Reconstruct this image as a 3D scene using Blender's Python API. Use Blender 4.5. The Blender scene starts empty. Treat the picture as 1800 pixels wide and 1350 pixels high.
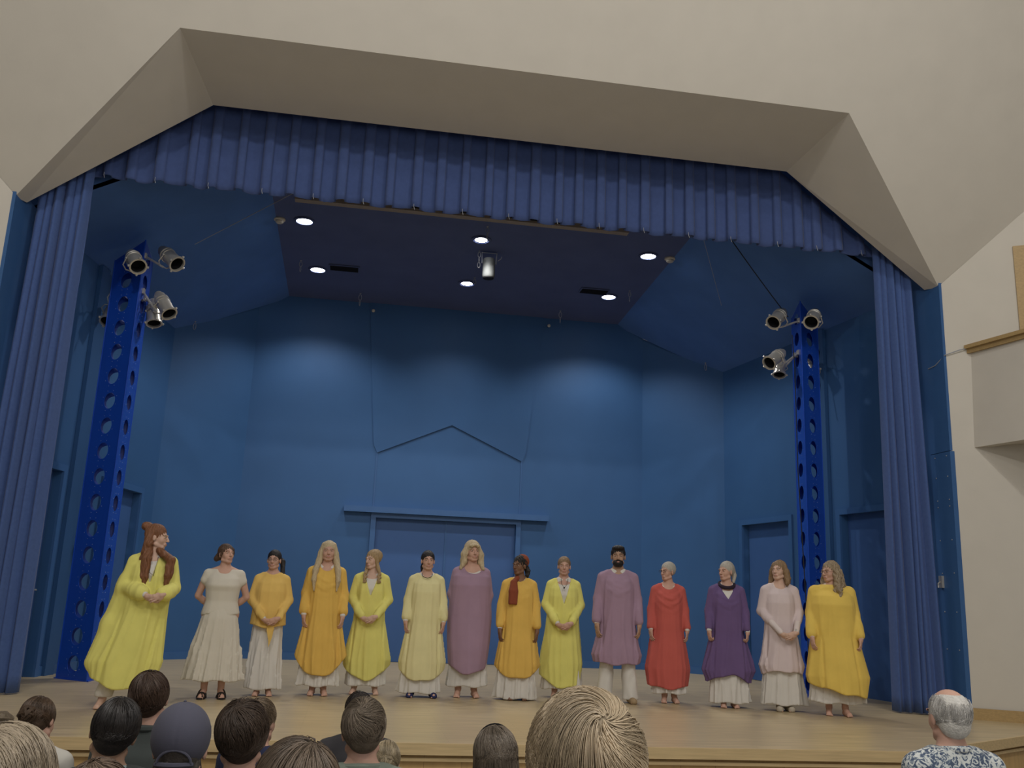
import bpy, math, random
import numpy as np
from mathutils import Matrix, Vector

random.seed(7)
rng = np.random.default_rng(11)
SC = bpy.context.scene
COL = SC.collection

# ---------------------------------------------------------------- camera
def basis(pitch, roll, yaw):
    p, r, y = (math.radians(v) for v in (pitch, roll, yaw))
    B = np.array([[1, 0, 0], [0, 0, -1], [0, 1, 0.]])
    Rx = np.array([[1, 0, 0], [0, math.cos(p), -math.sin(p)], [0, math.sin(p), math.cos(p)]])
    Rz = np.array([[math.cos(y), -math.sin(y), 0], [math.sin(y), math.cos(y), 0], [0, 0, 1]])
    Rr = np.array([[math.cos(r), -math.sin(r), 0], [math.sin(r), math.cos(r), 0], [0, 0, 1]])
    return Rz @ Rx @ B @ Rr
CAM_R = basis(12.967, 2.238, -9.058)
CAM_C = (-1.5595, 0.0, 1.143)
cam = bpy.data.objects.new('camera', bpy.data.cameras.new('camera'))
COL.objects.link(cam)
M = Matrix.Identity(4)
for i in range(3):
    for j in range(3):
        M[i][j] = CAM_R[i, j]
    M[i][3] = CAM_C[i]
cam.matrix_world = M
cam.data.sensor_fit = 'HORIZONTAL'
cam.data.sensor_width = 36
cam.data.lens = 1632.8 / 1800 * 36
cam.data.clip_start = .05
SC.camera = cam

# ---------------------------------------------------------------- view, world, hall lights
vs = SC.view_settings
vs.view_transform = 'Standard'
vs.look = 'None'
vs.exposure = -0.80
vs.gamma = 1.0
vs.use_curve_mapping = False
W = bpy.data.worlds.new('world')
SC.world = W
W.use_nodes = True
W.node_tree.nodes['Background'].inputs[0].default_value = (.56, .57, .60, 1)
W.node_tree.nodes['Background'].inputs[1].default_value = .30

def lamp(name, kind, loc, energy, color, aim=None, parent=None, **kw):
    l = bpy.data.lights.new(name, kind)
    l.energy = energy
    l.color = color
    for k, v in kw.items():
        setattr(l, k, v)
    o = bpy.data.objects.new(name, l)
    COL.objects.link(o)
    if parent:
        o.parent = parent
    o.location = loc
    if aim:
        o.rotation_euler = (Vector(aim) - Vector(loc)).to_track_quat('-Z', 'Y').to_euler()
    return o
WARM = (1.0, .97, .93)
# lamps under the auditorium roof, above and behind the audience
for i, (x, y, z, e) in enumerate([(-4.0, 1.2, 9.2, 900), (4.2, 1.0, 9.2, 900), (0.3, -1.2, 9.2, 520)]):
    lamp('hall_lamp', 'SPOT', (x, y, z), e, WARM, aim=(x * .25, 10.5, 1.0), spot_size=math.radians(125), spot_blend=.6, shadow_soft_size=.14)
for (x, y) in ((-3.2, 3.6), (3.2, 3.6), (-3.2, -2.5), (3.2, -2.5)):
    lamp('hall_panel_lamp', 'AREA', (x, y, 9.2), 165, WARM, aim=(x, y, 0), size=1.2)
lamp('added_soffit_fill', 'AREA', (0.5, -2.5, 3.4), 185, (.95, .97, 1), aim=(0, 9.5, 6.3), size=4.0)  # added fill with no fitting behind it, lifts the soffit
CEIL_FILL = lamp('added_ceiling_fill', 'AREA', (0, 1.5, 5.4), 95, (1, .93, .82), aim=(0, 4.5, 9.4), size=5.0)  # added upward fill, not a fitting of the hall; brightens its ceiling

# ---------------------------------------------------------------- materials
def nodes_mat(name):
    m = bpy.data.materials.new(name)
    m.use_nodes = True
    nt = m.node_tree
    b = nt.nodes['Principled BSDF']
    return m, nt, b

def mat(name, col, rough=.7, metal=0, var=.06, vscale=8, bump=0, bscale=60, stretch=(1, 1, 1), sheen=0, spec=.3, attr=False, coat=0, sss=0):
    m, nt, b = nodes_mat(name)
    N, L = nt.nodes, nt.links
    tc = N.new('ShaderNodeTexCoord')
    mp = N.new('ShaderNodeMapping')
    mp.inputs['Scale'].default_value = stretch
    L.new(tc.outputs['Object'], mp.inputs[0])
    nz = N.new('ShaderNodeTexNoise')
    nz.inputs['Scale'].default_value = vscale
    nz.inputs['Detail'].default_value = 4
    L.new(mp.outputs[0], nz.inputs['Vector'])
    rp = N.new('ShaderNodeMapRange')
    rp.inputs['To Min'].default_value = 1 - var
    rp.inputs['To Max'].default_value = 1 + var
    rp.inputs['From Min'].default_value = .3
    rp.inputs['From Max'].default_value = .7
    L.new(nz.outputs[0], rp.inputs[0])
    mx = N.new('ShaderNodeVectorMath')
    mx.operation = 'SCALE'
    mx.inputs[0].default_value = col
    fac = rp.outputs[0]
    if attr:
        at = N.new('ShaderNodeAttribute')
        at.attribute_name = 'var'
        mu = N.new('ShaderNodeMath')
        mu.operation = 'MULTIPLY'
        L.new(at.outputs['Fac'], mu.inputs[0])
        L.new(fac, mu.inputs[1])
        fac = mu.outputs[0]
    L.new(fac, mx.inputs['Scale'])
    L.new(mx.outputs[0], b.inputs['Base Color'])
    b.inputs['Roughness'].default_value = rough
    b.inputs['Metallic'].default_value = metal
    b.inputs['Specular IOR Level'].default_value = spec
    if sheen:
        b.inputs['Sheen Weight'].default_value = sheen
    if coat:
        b.inputs['Coat Weight'].default_value = coat
    if sss:
        b.inputs['Subsurface Weight'].default_value = sss
        b.inputs['Subsurface Radius'].default_value = (.012, .005, .003)
        b.inputs['Subsurface Scale'].default_value = 1
    if bump:
        nb = N.new('ShaderNodeTexNoise')
        nb.inputs['Scale'].default_value = bscale
        nb.inputs['Detail'].default_value = 3
        L.new(mp.outputs[0], nb.inputs['Vector'])
        bp = N.new('ShaderNodeBump')
        bp.inputs['Strength'].default_value = bump
        bp.inputs['Distance'].default_value = .01
        L.new(nb.outputs[0], bp.inputs['Height'])
        L.new(bp.outputs[0], b.inputs['Normal'])
    return m

def planks(name, c1, c2, mortar, width, row, rough=.35, spec=.4, rot=0.0, offset=.37, msize=.0015, grain=(1.2, 26, 8), gv=.18, plane='XY'):
    m, nt, b = nodes_mat(name)
    N, L = nt.nodes, nt.links
    tc = N.new('ShaderNodeTexCoord')
    mp = N.new('ShaderNodeMapping')
    if plane == 'XZ':
        mp.inputs['Rotation'].default_value = (math.radians(-90), 0, 0)
        mp.vector_type = 'POINT'
    L.new(tc.outputs['Object'], mp.inputs[0])
    m2 = N.new('ShaderNodeMapping')
    m2.inputs['Rotation'].default_value = (0, 0, rot)
    L.new(mp.outputs[0], m2.inputs[0])
    br = N.new('ShaderNodeTexBrick')
    br.inputs['Scale'].default_value = 1
    br.inputs['Brick Width'].default_value = width
    br.inputs['Row Height'].default_value = row
    br.inputs['Mortar Size'].default_value = msize
    br.inputs['Mortar Smooth'].default_value = .2
    br.inputs['Color1'].default_value = (*c1, 1)
    br.inputs['Color2'].default_value = (*c2, 1)
    br.inputs['Mortar'].default_value = (*mortar, 1)
    br.offset = offset
    L.new(m2.outputs[0], br.inputs['Vector'])
    m3 = N.new('ShaderNodeMapping')
    m3.inputs['Scale'].default_value = grain
    L.new(m2.outputs[0], m3.inputs[0])
    nz = N.new('ShaderNodeTexNoise')
    nz.inputs['Scale'].default_value = 1.5
    nz.inputs['Detail'].default_value = 5
    L.new(m3.outputs[0], nz.inputs['Vector'])
    rp = N.new('ShaderNodeMapRange')
    rp.inputs['From Min'].default_value = .3
    rp.inputs['From Max'].default_value = .7
    rp.inputs['To Min'].default_value = 1 - gv
    rp.inputs['To Max'].default_value = 1 + gv
    L.new(nz.outputs[0], rp.inputs[0])
    sc = N.new('ShaderNodeVectorMath')
    sc.operation = 'SCALE'
    L.new(br.outputs['Color'], sc.inputs[0])
    L.new(rp.outputs[0], sc.inputs['Scale'])
    L.new(sc.outputs[0], b.inputs['Base Color'])
    b.inputs['Roughness'].default_value = rough
    b.inputs['Specular IOR Level'].default_value = spec
    return m

def emit(name, col, strength):
    m, nt, b = nodes_mat(name)
    b.inputs['Base Color'].default_value = (.8, .8, .8, 1)
    b.inputs['Emission Color'].default_value = (*col, 1)
    b.inputs['Emission Strength'].default_value = strength
    return m

def floral(name):
    m, nt, b = nodes_mat(name)
    N, L = nt.nodes, nt.links
    tc = N.new('ShaderNodeTexCoord')
    w = N.new('ShaderNodeTexNoise')
    w.inputs['Scale'].default_value = 34
    w.inputs['Distortion'].default_value = 2.2
    w.inputs['Detail'].default_value = 2
    L.new(tc.outputs['Object'], w.inputs['Vector'])
    r = N.new('ShaderNodeValToRGB')
    e = r.color_ramp.elements
    e[0].position, e[0].color = .40, (.06, .085, .14, 1)
    e[1].position, e[1].color = .56, (.60, .62, .60, 1)
    k = r.color_ramp.elements.new(.47)
    k.color = (.11, .15, .22, 1)
    k = r.color_ramp.elements.new(.51)
    k.color = (.42, .46, .47, 1)
    L.new(w.outputs[0], r.inputs[0])
    L.new(r.outputs[0], b.inputs['Base Color'])
    b.inputs['Roughness'].default_value = .85
    return m

M_HALL = mat('cream_plaster', (.60, .565, .50), .85, var=.02, vscale=3, bump=.05, bscale=120, spec=.15)
M_BLUE = mat('stage_blue_paint', (.042, .116, .275), .5, var=.05, vscale=1.3, bump=.04, bscale=90, spec=.25)
M_BLUE_CEIL = mat('stage_ceiling_paint', (.085, .185, .45), .75, var=.06, vscale=2, spec=.15)
M_BLUE_MID = mat('centre_ceiling_paint', (.098, .125, .25), .8, var=.06, vscale=2, spec=.15)
M_BLUE_TRIM = mat('blue_trim_paint', (.044, .122, .30), .45, var=.03, spec=.35)
M_BLUE_DOOR = mat('blue_door_paint', (.05, .12, .31), .5, var=.05, vscale=1.5, spec=.3)
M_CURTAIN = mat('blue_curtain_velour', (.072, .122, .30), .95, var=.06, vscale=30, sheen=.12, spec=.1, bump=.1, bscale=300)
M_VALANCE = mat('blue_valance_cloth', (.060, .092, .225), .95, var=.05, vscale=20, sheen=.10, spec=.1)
M_TOWER = mat('tower_blue_enamel', (.008, .065, .46), .35, var=.04, spec=.5)
M_PALEBLUE = mat('tower_pale_blue', (.25, .35, .6), .3, metal=.4)  # pale tone paints light seen through small holes; top rim shares it
M_ALU = mat('spotlight_aluminium', (.52, .50, .46), .38, metal=.55, var=.05)
M_DARK = mat('matt_black', (.012, .012, .014), .7, spec=.2)
M_TAN = mat('raw_lath', (.30, .26, .22), .9)
M_CABLE = mat('dark_cable', (.02, .024, .03), .8)
M_WIRE = mat('light_wire', (.30, .32, .36), .5)
M_FLOOR = planks('maple_stage_boards', (.53, .42, .25), (.47, .37, .22), (.35, .27, .155), 1.9, .057)
M_NOSE = mat('stage_nosing_wood', (.60, .45, .24), .4, var=.10, vscale=3, stretch=(1, 20, 20))
M_PANEL = planks('stage_front_panelling', (.60, .40, .17), (.55, .36, .15), (.26, .15, .06), 3.0, .30, rough=.45, rot=math.pi / 2, plane='XZ', grain=(1, 14, 8), gv=.08)
M_WOOD = mat('oak_trim', (.42, .29, .13), .45, var=.10, vscale=3, stretch=(1, 20, 20))
M_WOOD2 = mat('amber_wood', (.33, .22, .085), .5, var=.06)
M_CARPET = mat('hall_carpet', (.26, .24, .21), .95)
M_BULB = emit('lamp_lens', (1.0, 1.0, 1.0), 30)
M_WHITEPL = mat('white_plastic', (.55, .52, .45), .5)
M_GREY = mat('grey_plastic', (.16, .17, .17), .6)

# ---------------------------------------------------------------- mesh helpers
def put(o, parent=None, **p):
    COL.objects.link(o)
    if parent is not None:
        o.parent = parent
    for k, v in p.items():
        if v is not None:
            o[k] = v
    return o

def mesh(name, verts, faces, mats, parent=None, smooth=False, fmat=None, var=None, loc=None, **p):
    me = bpy.data.meshes.new(name)
    if isinstance(faces, np.ndarray):
        verts = np.asarray(verts, dtype=np.float32)
        nf, k = faces.shape
        me.vertices.add(len(verts))
        me.vertices.foreach_set('co', verts.ravel())
        me.loops.add(nf * k)
        me.loops.foreach_set('vertex_index', faces.astype(np.int32).ravel())
        me.polygons.add(nf)
        me.polygons.foreach_set('loop_start', np.arange(0, nf * k, k, dtype=np.int32))
        me.update(calc_edges=True)
    else:
        me.from_pydata([tuple(v) for v in verts], [], [tuple(f) for f in faces])
        me.update()
    if not isinstance(mats, (list, tuple)):
        mats = [mats]
    for m in mats:
        me.materials.append(m)
    if fmat is not None:
        me.polygons.foreach_set('material_index', np.asarray(fmat, dtype=np.int32))
    if smooth:
        me.polygons.foreach_set('use_smooth', np.ones(len(me.polygons), dtype=bool))
    if var is not None:
        a = me.attributes.new('var', 'FLOAT', 'POINT')
        a.data.foreach_set('value', np.asarray(var, dtype=np.float32))
    o = bpy.data.objects.new(name, me)
    if loc is not None:
        o.location = loc
    return put(o, parent, **p)

class MB:
    """collects shapes, builds ONE mesh"""
    def __init__(s):
        s.v, s.f, s.m = [], [], []
    def add(s, v, f, m=0):
        n = len(s.v)
        s.v += [tuple(float(c) for c in q) for q in v]
        s.f += [tuple(i + n for i in q) for q in f]
        s.m += [m] * len(f)
        return s
    def box(s, lo, hi, m=0, R=None, c=None):
        (a, b, d), (e, g, h) = lo, hi
        v = [(a, b, d), (e, b, d), (e, g, d), (a, g, d), (a, b, h), (e, b, h), (e, g, h), (a, g, h)]
        if R is not None:
            v = [tuple((R @ Vector(q)) + Vector(c)) for q in v]
        return s.add(v, [(0, 3, 2, 1), (4, 5, 6, 7), (0, 1, 5, 4), (1, 2, 6, 5), (2, 3, 7, 6), (3, 0, 4, 7)], m)
    def prism(s, pts, vec, m=0):
        n = len(pts)
        v = [tuple(p) for p in pts] + [tuple(np.array(p) + np.array(vec)) for p in pts]
        f = [tuple(range(n))[::-1], tuple(range(n, 2 * n))]
        f += [(i, (i + 1) % n, n + (i + 1) % n, n + i) for i in range(n)]
        return s.add(v, f, m)
    def lathe(s, prof, n=24, o=(0, 0, 0), axis=(0, 0, 1), m=0, capped=True):
        q = Vector((0, 0, 1)).rotation_difference(Vector(axis).normalized())
        v = []
        for (r, z) in prof:
            for k in range(n):
                a = 2 * math.pi * k / n
                v.append(tuple(q @ Vector((r * math.cos(a), r * math.sin(a), z)) + Vector(o)))
        f = []
        for i in range(len(prof) - 1):
            for k in range(n):
                f.append((i * n + k, i * n + (k + 1) % n, (i + 1) * n + (k + 1) % n, (i + 1) * n + k))
        if capped and prof[0][0] > 1e-6:
            f.append(tuple(range(n))[::-1])
        if capped and prof[-1][0] > 1e-6:
            f.append(tuple((len(prof) - 1) * n + k for k in range(n)))
        return s.add(v, f, m)
    def tube(s, pts, r, n=6, m=0, closed=False):
        pts = [Vector(p) for p in pts]
        N = len(pts)
        rs = r if isinstance(r, (list, tuple)) else [r] * N
        v, f = [], []
        ref = Vector((.13, .31, .94))
        for i, p in enumerate(pts):
            a = pts[(i - 1) % N] if (closed or i > 0) else p
            b = pts[(i + 1) % N] if (closed or i < N - 1) else p
            t = (b - a).normalized()
            u = t.cross(ref)
            if u.length < 1e-3:
                u = t.cross(Vector((1, 0, 0)))
            u.normalize()
            w = t.cross(u)
            for k in range(n):
                an = 2 * math.pi * k / n
                v.append(tuple(p + (u * math.cos(an) + w * math.sin(an)) * rs[i]))
        for i in range(N if closed else N - 1):
            j = (i + 1) % N
            for k in range(n):
                f.append((i * n + k, i * n + (k + 1) % n, j * n + (k + 1) % n, j * n + k))
        if not closed:
            f.append(tuple(range(n))[::-1])
            f.append(tuple((N - 1) * n + k for k in range(n)))
        return s.add(v, f, m)
    def sphere(s, c, r, n=12, m=0, R=None):
        r = r if isinstance(r, (tuple, list)) else (r, r, r)
        v, f = [], []
        h = n // 2
        for i in range(h + 1):
            t = math.pi * i / h
            for k in range(n):
                a = 2 * math.pi * k / n
                p = Vector((r[0] * math.sin(t) * math.cos(a), r[1] * math.sin(t) * math.sin(a), r[2] * math.cos(t)))
                if R is not None:
                    p = R @ p
                v.append(tuple(p + Vector(c)))
        for i in range(h):
            for k in range(n):
                f.append((i * n + k, (i + 1) * n + k, (i + 1) * n + (k + 1) % n, i * n + (k + 1) % n))
        return s.add(v, f, m)
    def build(s, name, mats, parent=None, smooth=False, **p):
        o = mesh(name, s.v, s.f, mats, parent, smooth, fmat=s.m, **p)
        if smooth:
            md = o.modifiers.new('edges', 'EDGE_SPLIT')
            md.split_angle = math.radians(40)
        return o

def empty(name, loc=(0, 0, 0), rz=0, **p):
    o = bpy.data.objects.new(name, None)
    o.empty_display_size = .1
    o.location = loc
    o.rotation_euler = (0, 0, rz)
    return put(o, None, **p)
# ================================================================ SETTING: stage shell
def ceil_z(y):
    return 6.31 + .055 * (16.5 - y)
STR = dict(kind='structure')
XI, ZI, XT, ZT, YI = 5.44, 5.22, 3.59, 6.66, 10.40          # inner opening
XO, ZO, YO, XP, ZP, YP = 5.48, 5.18, 10.16, 3.77, 6.83, 9.14  # outer opening
# stage floor with its nosing, one slab
fr = [(-9.2, 10.6), (-6.7, 9.42), (-4.15, 7.85), (3.25, 7.72), (5.2, 8.86), (8.2, 10.6)]
mb = MB()
pts = [(x, y, 0) for x, y in fr] + [(6.4, 17.0, 0), (-6.4, 17.0, 0)]
mb.prism(pts, (0, 0, -.06))
mb.build('floor', M_FLOOR, **STR)
def offs(pts, d):
    out = []
    P = [Vector((x, y)) for x, y in pts]
    for i, p in enumerate(P):
        a = (P[i] - P[i - 1]) if i else (P[1] - P[0])
        b = (P[i + 1] - P[i]) if i < len(P) - 1 else a
        t = (a.normalized() + b.normalized()).normalized()
        n = Vector((t.y, -t.x))
        out.append(p + n * d)
    return out
def strip(name, d0, d1, z0, z1, m):
    A, B = offs(fr, d0), offs(fr, d1)
    g = MB()
    for i in range(len(A) - 1):
        q = [(A[i].x, A[i].y, z0), (A[i + 1].x, A[i + 1].y, z0), (B[i + 1].x, B[i + 1].y, z0), (B[i].x, B[i].y, z0)]
        g.prism(q, (0, 0, z1 - z0))
    return g.build(name, m, **STR)
strip('trim_1', .0, .035, -.085, .003, M_NOSE)
strip('trim_2', -.05, .012, -.135, -.108, M_NOSE)
strip('wall_stage_front', -.06, -.02, -.78, -.06, M_PANEL)
# back wall, angled walls, side walls
def wall(name, a, b, zb, za, zc, m, t=.06):
    """vertical slab from a to b (plan), z from za to zb at a and zc at b"""
    a, b = Vector(a), Vector(b)
    d = (b - a).normalized()
    n = Vector((-d.y, d.x)) * t
    g = MB()
    g.prism([(a.x, a.y, za), (b.x, b.y, za), (b.x, b.y, zc), (a.x, a.y, zb)], (n.x, n.y, 0))
    return g.build(name, m, **STR)
g = MB()
DW, DH = 1.24, 2.45
zc = ceil_z(16.5) + .02
g.prism([(-3.6, 16.5, 0), (-DW, 16.5, 0), (-DW, 16.5, DH), (DW, 16.5, DH), (DW, 16.5, 0), (3.6, 16.5, 0), (3.6, 16.5, 6.05), (3.1, 16.5, zc), (-3.1, 16.5, zc), (-3.6, 16.5, 6.05)], (0, .14, 0))
g.build('wall_back', M_BLUE, **STR)
# raised centre panel of the back wall whose lower edge makes the gable line
g = MB()
g.prism([(-1.37, 16.5, 3.70), (-1.30, 16.5, 3.56), (0, 16.5, 4.14), (1.30, 16.5, 3.56), (1.37, 16.5, 3.70), (1.62, 16.5, zc), (-1.62, 16.5, zc)], (0, -.022, 0))
g.build('trim_3', M_BLUE, **STR)
g = MB()
for sx in (-1, 1):
    g.box((min(sx * 1.29, sx * 1.31), 16.49, 2.6), (max(sx * 1.29, sx * 1.31), 16.5, 3.6))
g.build('trim_4', M_BLUE_TRIM, **STR)
def side_z(x):   # slope of the side ceilings
    return 6.31 - (abs(x) - 3.07) * (6.31 - 5.24) / (4.75 - 3.07)
for s, nm in ((-1, 'left'), (1, 'right')):
    a, b = (s * 3.57, 16.5), (s * 4.75, 15.46)
    wall('wall_back_%s' % nm, a if s > 0 else b, b if s > 0 else a, 6.06 if s > 0 else 5.30, 0, 5.30 if s > 0 else 6.06, M_BLUE)
    # side wall with two door openings
    P0, P1 = Vector((s * 4.75, 15.46)), Vector((s * 5.57, 10.6))
    def at(y):
        t = (y - P0.y) / (P1.y - P0.y)
        return P0 + (P1 - P0) * t
    ys = [15.46, 14.9, 13.62, 12.42, 11.14, 10.55]
    g = MB()
    n = Vector((s * .12, .02))
    def slab(y0, y1, z0, z1):
        p, q = at(y0), at(y1)
        g.prism([(p.x, p.y, z0), (q.x, q.y, z0), (q.x, q.y, z1), (p.x, p.y, z1)], (n.x, n.y, 0))
    slab(15.46, 14.9, 0, 5.34)
    slab(13.62, 12.42, 0, 5.34)
    slab(11.14, 10.55, 0, 5.34)
    slab(14.9, 13.62, 2.48, 5.34)
    slab(12.42, 11.14, 2.48, 5.34)
    g.build('wall_%s' % nm, M_BLUE, **STR)
    # shallow pilaster between the doors
    g = MB()
    p, q = at(12.85), at(12.62)
    g.prism([(p.x, p.y, 0), (q.x, q.y, 0), (q.x, q.y, 5.3), (p.x, p.y, 5.3)], (-s * .05, -.01, 0))
    g.build('trim_%d' % (5 if s < 0 else 6), M_BLUE, **STR)
    # baseboards
    g = MB()
    for (y0, y1) in ((15.46, 14.98), (13.54, 12.5), (11.06, 10.6)):
        p, q = at(y0), at(y1)
        g.prism([(p.x, p.y, 0), (q.x, q.y, 0), (q.x, q.y, .115), (p.x, p.y, .115)], (-s * .018, 0, 0))
    p, q = Vector((s * 3.57, 16.5)), Vector((s * 4.75, 15.46))
    d = (q - p).normalized()
    g.prism([(p.x, p.y, 0), (q.x, q.y, 0), (q.x, q.y, .115), (p.x, p.y, .115)], (-s * abs(d.y) * .018, -abs(d.x) * .018, 0))
    g.build('baseboard_%s' % nm, M_BLUE_TRIM, **STR)
    # the two side doors, each with its casing
    for k, (ya, yb) in enumerate(((14.9, 13.62), (12.42, 11.14))):
        dn = (1 if s < 0 else 3) + k
        g = MB()
        p, q = at(ya), at(yb)
        off = Vector((s * .10, .015))
        g.prism([(p.x + off.x, p.y, .01), (q.x + off.x, q.y, .01), (q.x + off.x, q.y, 2.48), (p.x + off.x, p.y, 2.48)], (s * .04, 0, 0))
        door = g.build('door_%d' % dn, M_BLUE_DOOR, **STR)
        g = MB()
        w = .085
        for (y0, y1, z0, z1) in ((ya + w, ya, 0, 2.48 + w), (yb, yb - w, 0, 2.48 + w), (ya, yb, 2.48, 2.48 + w)):
            p, q = at(y0), at(y1)
            g.prism([(p.x, p.y, z0), (q.x, q.y, z0), (q.x, q.y, z1), (p.x, p.y, z1)], (-s * .03, 0, 0))
        g.build('door_frame', M_BLUE_TRIM, door)
        g = MB()
        hh = at(yb + .12 if k == 0 else ya - .12)
        g.tube([(hh.x + s * .10, hh.y, 1.02), (hh.x + s * .04, hh.y, 1.02), (hh.x + s * .04, hh.y + (.12 if k == 0 else -.12), 1.02)], .011, 8)
        g.build('door_handle', M_ALU, door, smooth=True)
# back baseboard
g = MB()
for (a, b) in ((-3.57, -1.33), (1.33, 3.57)):
    g.box((a, 16.482, 0), (b, 16.5, .115))
g.build('baseboard_back', M_BLUE_TRIM, **STR)
# double door in the back wall
g = MB()
g.box((-DW, 16.58, .01), (-.006, 16.62, DH))
dd = g.build('door_5', M_BLUE_DOOR, **STR)
g = MB().box((.006, 16.58, .01), (DW, 16.62, DH))
g.build('door_leaf', M_BLUE_DOOR, dd)
g = MB()
g.box((-DW - .085, 16.455, 0), (-DW + .0, 16.5, DH + .05))
g.box((DW, 16.455, 0), (DW + .085, 16.5, DH + .05))
g.box((-DW, 16.455, DH - .03), (DW, 16.5, DH + .05))
g.build('door_frame', M_BLUE_TRIM, dd)
g = MB().box((-.012, 16.565, .02), (.012, 16.58, DH))
g.build('door_stop', M_BLUE_TRIM, dd)
g = MB().box((-1.80, 16.36, 2.50), (1.81, 16.5, 2.60))
g.build('trim_7', M_BLUE_TRIM, **STR)
# ceiling: level centre and the two sloping sides
YF = 10.86
g = MB()
g.prism([(-3.09, YF, ceil_z(YF)), (3.09, YF, ceil_z(YF)), (3.09, 16.62, ceil_z(16.62)), (-3.09, 16.62, ceil_z(16.62))], (0, 0, .06))
g.build('ceiling_stage', M_BLUE_MID, **STR)
for s, nm in ((-1, 'left'), (1, 'right')):
    g = MB()
    q = [(s * 3.07, YF, ceil_z(YF)), (s * 3.07, 16.6, ceil_z(16.6)), (s * 4.85, 15.58, 5.19), (s * 5.7, YF, 5.22)]
    g.add(q + [(x, y, z + .06) for x, y, z in q], [(0, 1, 2), (0, 2, 3), (4, 6, 5), (4, 7, 6), (0, 4, 5, 1), (1, 5, 6, 2), (2, 6, 7, 3), (3, 7, 4, 0)])
    g.build('ceiling_%s' % nm, M_BLUE_CEIL, **STR)
g = MB()
g.prism([(-5.95, YF, 4.9), (-5.7, YF, 5.22), (-3.07, YF, ceil_z(YF)), (3.07, YF, ceil_z(YF)), (5.7, YF, 5.22), (5.95, YF, 4.9), (6.2, YF, 7.6), (-6.2, YF, 7.6)], (0, .05, 0))
g.build('wall_header', M_BLUE_CEIL, **STR)
# unpainted lath that closes the ceiling behind the valance
g = MB()
g.box((-2.75, 12.42, ceil_z(12.5) - .075), (2.08, 12.54, ceil_z(12.5) + .0))
g.build('trim_8', M_TAN, **STR)

# ================================================================ proscenium and auditorium shell
g = MB()
inn = [(-XI, YI, ZI), (-XT, YI, ZT), (XT, YI, ZT), (XI, YI, ZI)]
out = [(-XO, YO, ZO), (-XP, YP, ZP), (XP, YP, ZP), (XO, YO, ZO)]
v = inn + out
g.add(v, [(0, 1, 5, 4), (1, 2, 6, 5), (2, 3, 7, 6)])
g.build('trim_9', M_HALL, **STR)
# hidden closing wall above the opening so the soffit has a body
g = MB()
g.add([(-XI, YI, ZI), (-XT, YI, ZT), (XT, YI, ZT), (XI, YI, ZI), (XI + .3, YI, 7.6), (-XI - .3, YI, 7.6)], [(0, 1, 5), (1, 2, 4, 5), (2, 3, 4)])
g.build('wall_above_stage', M_BLUE_CEIL, **STR)
SL = (ZP - ZO) / (YO - YP)
def tz(y):
    return ZO + (YO - y) * SL
WB = .62                                    # splay of the hall walls, dY per dX
def wy(x):
    return 10.12 - (abs(x) - 5.48) * WB
ytop, ztop = YO - (9.6 - ZO) / SL, 9.6
xw = 5.48 + (10.12 - ytop) / WB
g = MB()
g.add([(-XO, YO, ZO), (-XP, YP, ZP), (XP, YP, ZP), (XO, YO, ZO), (xw, ytop, ztop), (-xw, ytop, ztop)], [(0, 1, 5), (1, 2, 4, 5), (2, 3, 4)])
g.build('ceiling_slope', M_HALL, **STR)
g = MB()
g.add([(-xw, ytop, ztop), (xw, ytop, ztop), (xw, -7, ztop), (-xw, -7, ztop)], [(0, 3, 2, 1)])
g.build('ceiling_hall', M_HALL, **STR)
for s, nm in ((-1, 'left'), (1, 'right')):
    g = MB()
    zt = ZO + .02
    ye = wy(6.36)
    if s < 0:
        q = [(s * XO, 10.14, 0), (s * xw, ytop, 0), (s * xw, ytop, ztop), (s * XO, 10.14, zt)]
        g.add(q, [(0, 1, 2, 3)])
        g.add([(s * XO, 10.14, -.78), (s * xw, ytop, -.78), (s * xw, ytop, 0), (s * XO, 10.14, 0)], [(0, 1, 2, 3)])
    else:
        # right wall leaves out the balcony doorway
        def P(x, z):
            return (x, 10.14 - (x - XO) * WB, z)
        x0, x1, z0, z1 = 6.28, 7.1, 4.30, 5.56
        zq = lambda x: min(ztop, tz(10.14 - (x - XO) * WB) + .0)
        g.add([P(XO, -.78), P(x0, -.78), P(x0, zq(x0)), P(XO, zt)], [(0, 1, 2, 3)])
        g.add([P(x0, -.78), P(x1, -.78), P(x1, z0), P(x0, z0)], [(0, 1, 2, 3)])
        g.add([P(x0, z1), P(x1, z1), P(x1, zq(x1)), P(x0, zq(x0))], [(0, 1, 2, 3)])
        g.add([P(x1, -.78), P(xw, -.78), P(xw, ztop), P(x1, zq(x1))], [(0, 1, 2, 3)])
        # reveal of the doorway
        for (a, b) in (((x0, z0), (x0, z1)), ((x0, z1), (x1, z1))):
            p, q_ = P(*a), P(*b)
            g.add([p, q_, (q_[0] + .12, q_[1] + .2, q_[2]), (p[0] + .12, p[1] + .2, p[2])], [(0, 1, 2, 3)])
    g.build('wall_hall_%s' % nm, M_HALL, **STR)
    g = MB()
    g.add([(s * xw, ytop, -1.2), (s * xw, -7, -1.2), (s * xw, -7, ztop), (s * xw, ytop, ztop)], [(0, 1, 2, 3)])
    g.build('wall_side_%s' % nm, M_HALL, **STR)
g = MB()
g.add([(-xw, -7, -1.2), (xw, -7, -1.2), (xw, -7, ztop), (-xw, -7, ztop)], [(0, 1, 2, 3)])
g.build('wall_rear', M_HALL, **STR)
def hall_z(y):
    return -.66 + (7.8 - y) * .058
g = MB()
g.add([(-xw, 10.6, hall_z(10.6)), (xw, 10.6, hall_z(10.6)), (xw, -7, hall_z(-7)), (-xw, -7, hall_z(-7))], [(0, 3, 2, 1)])
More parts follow.
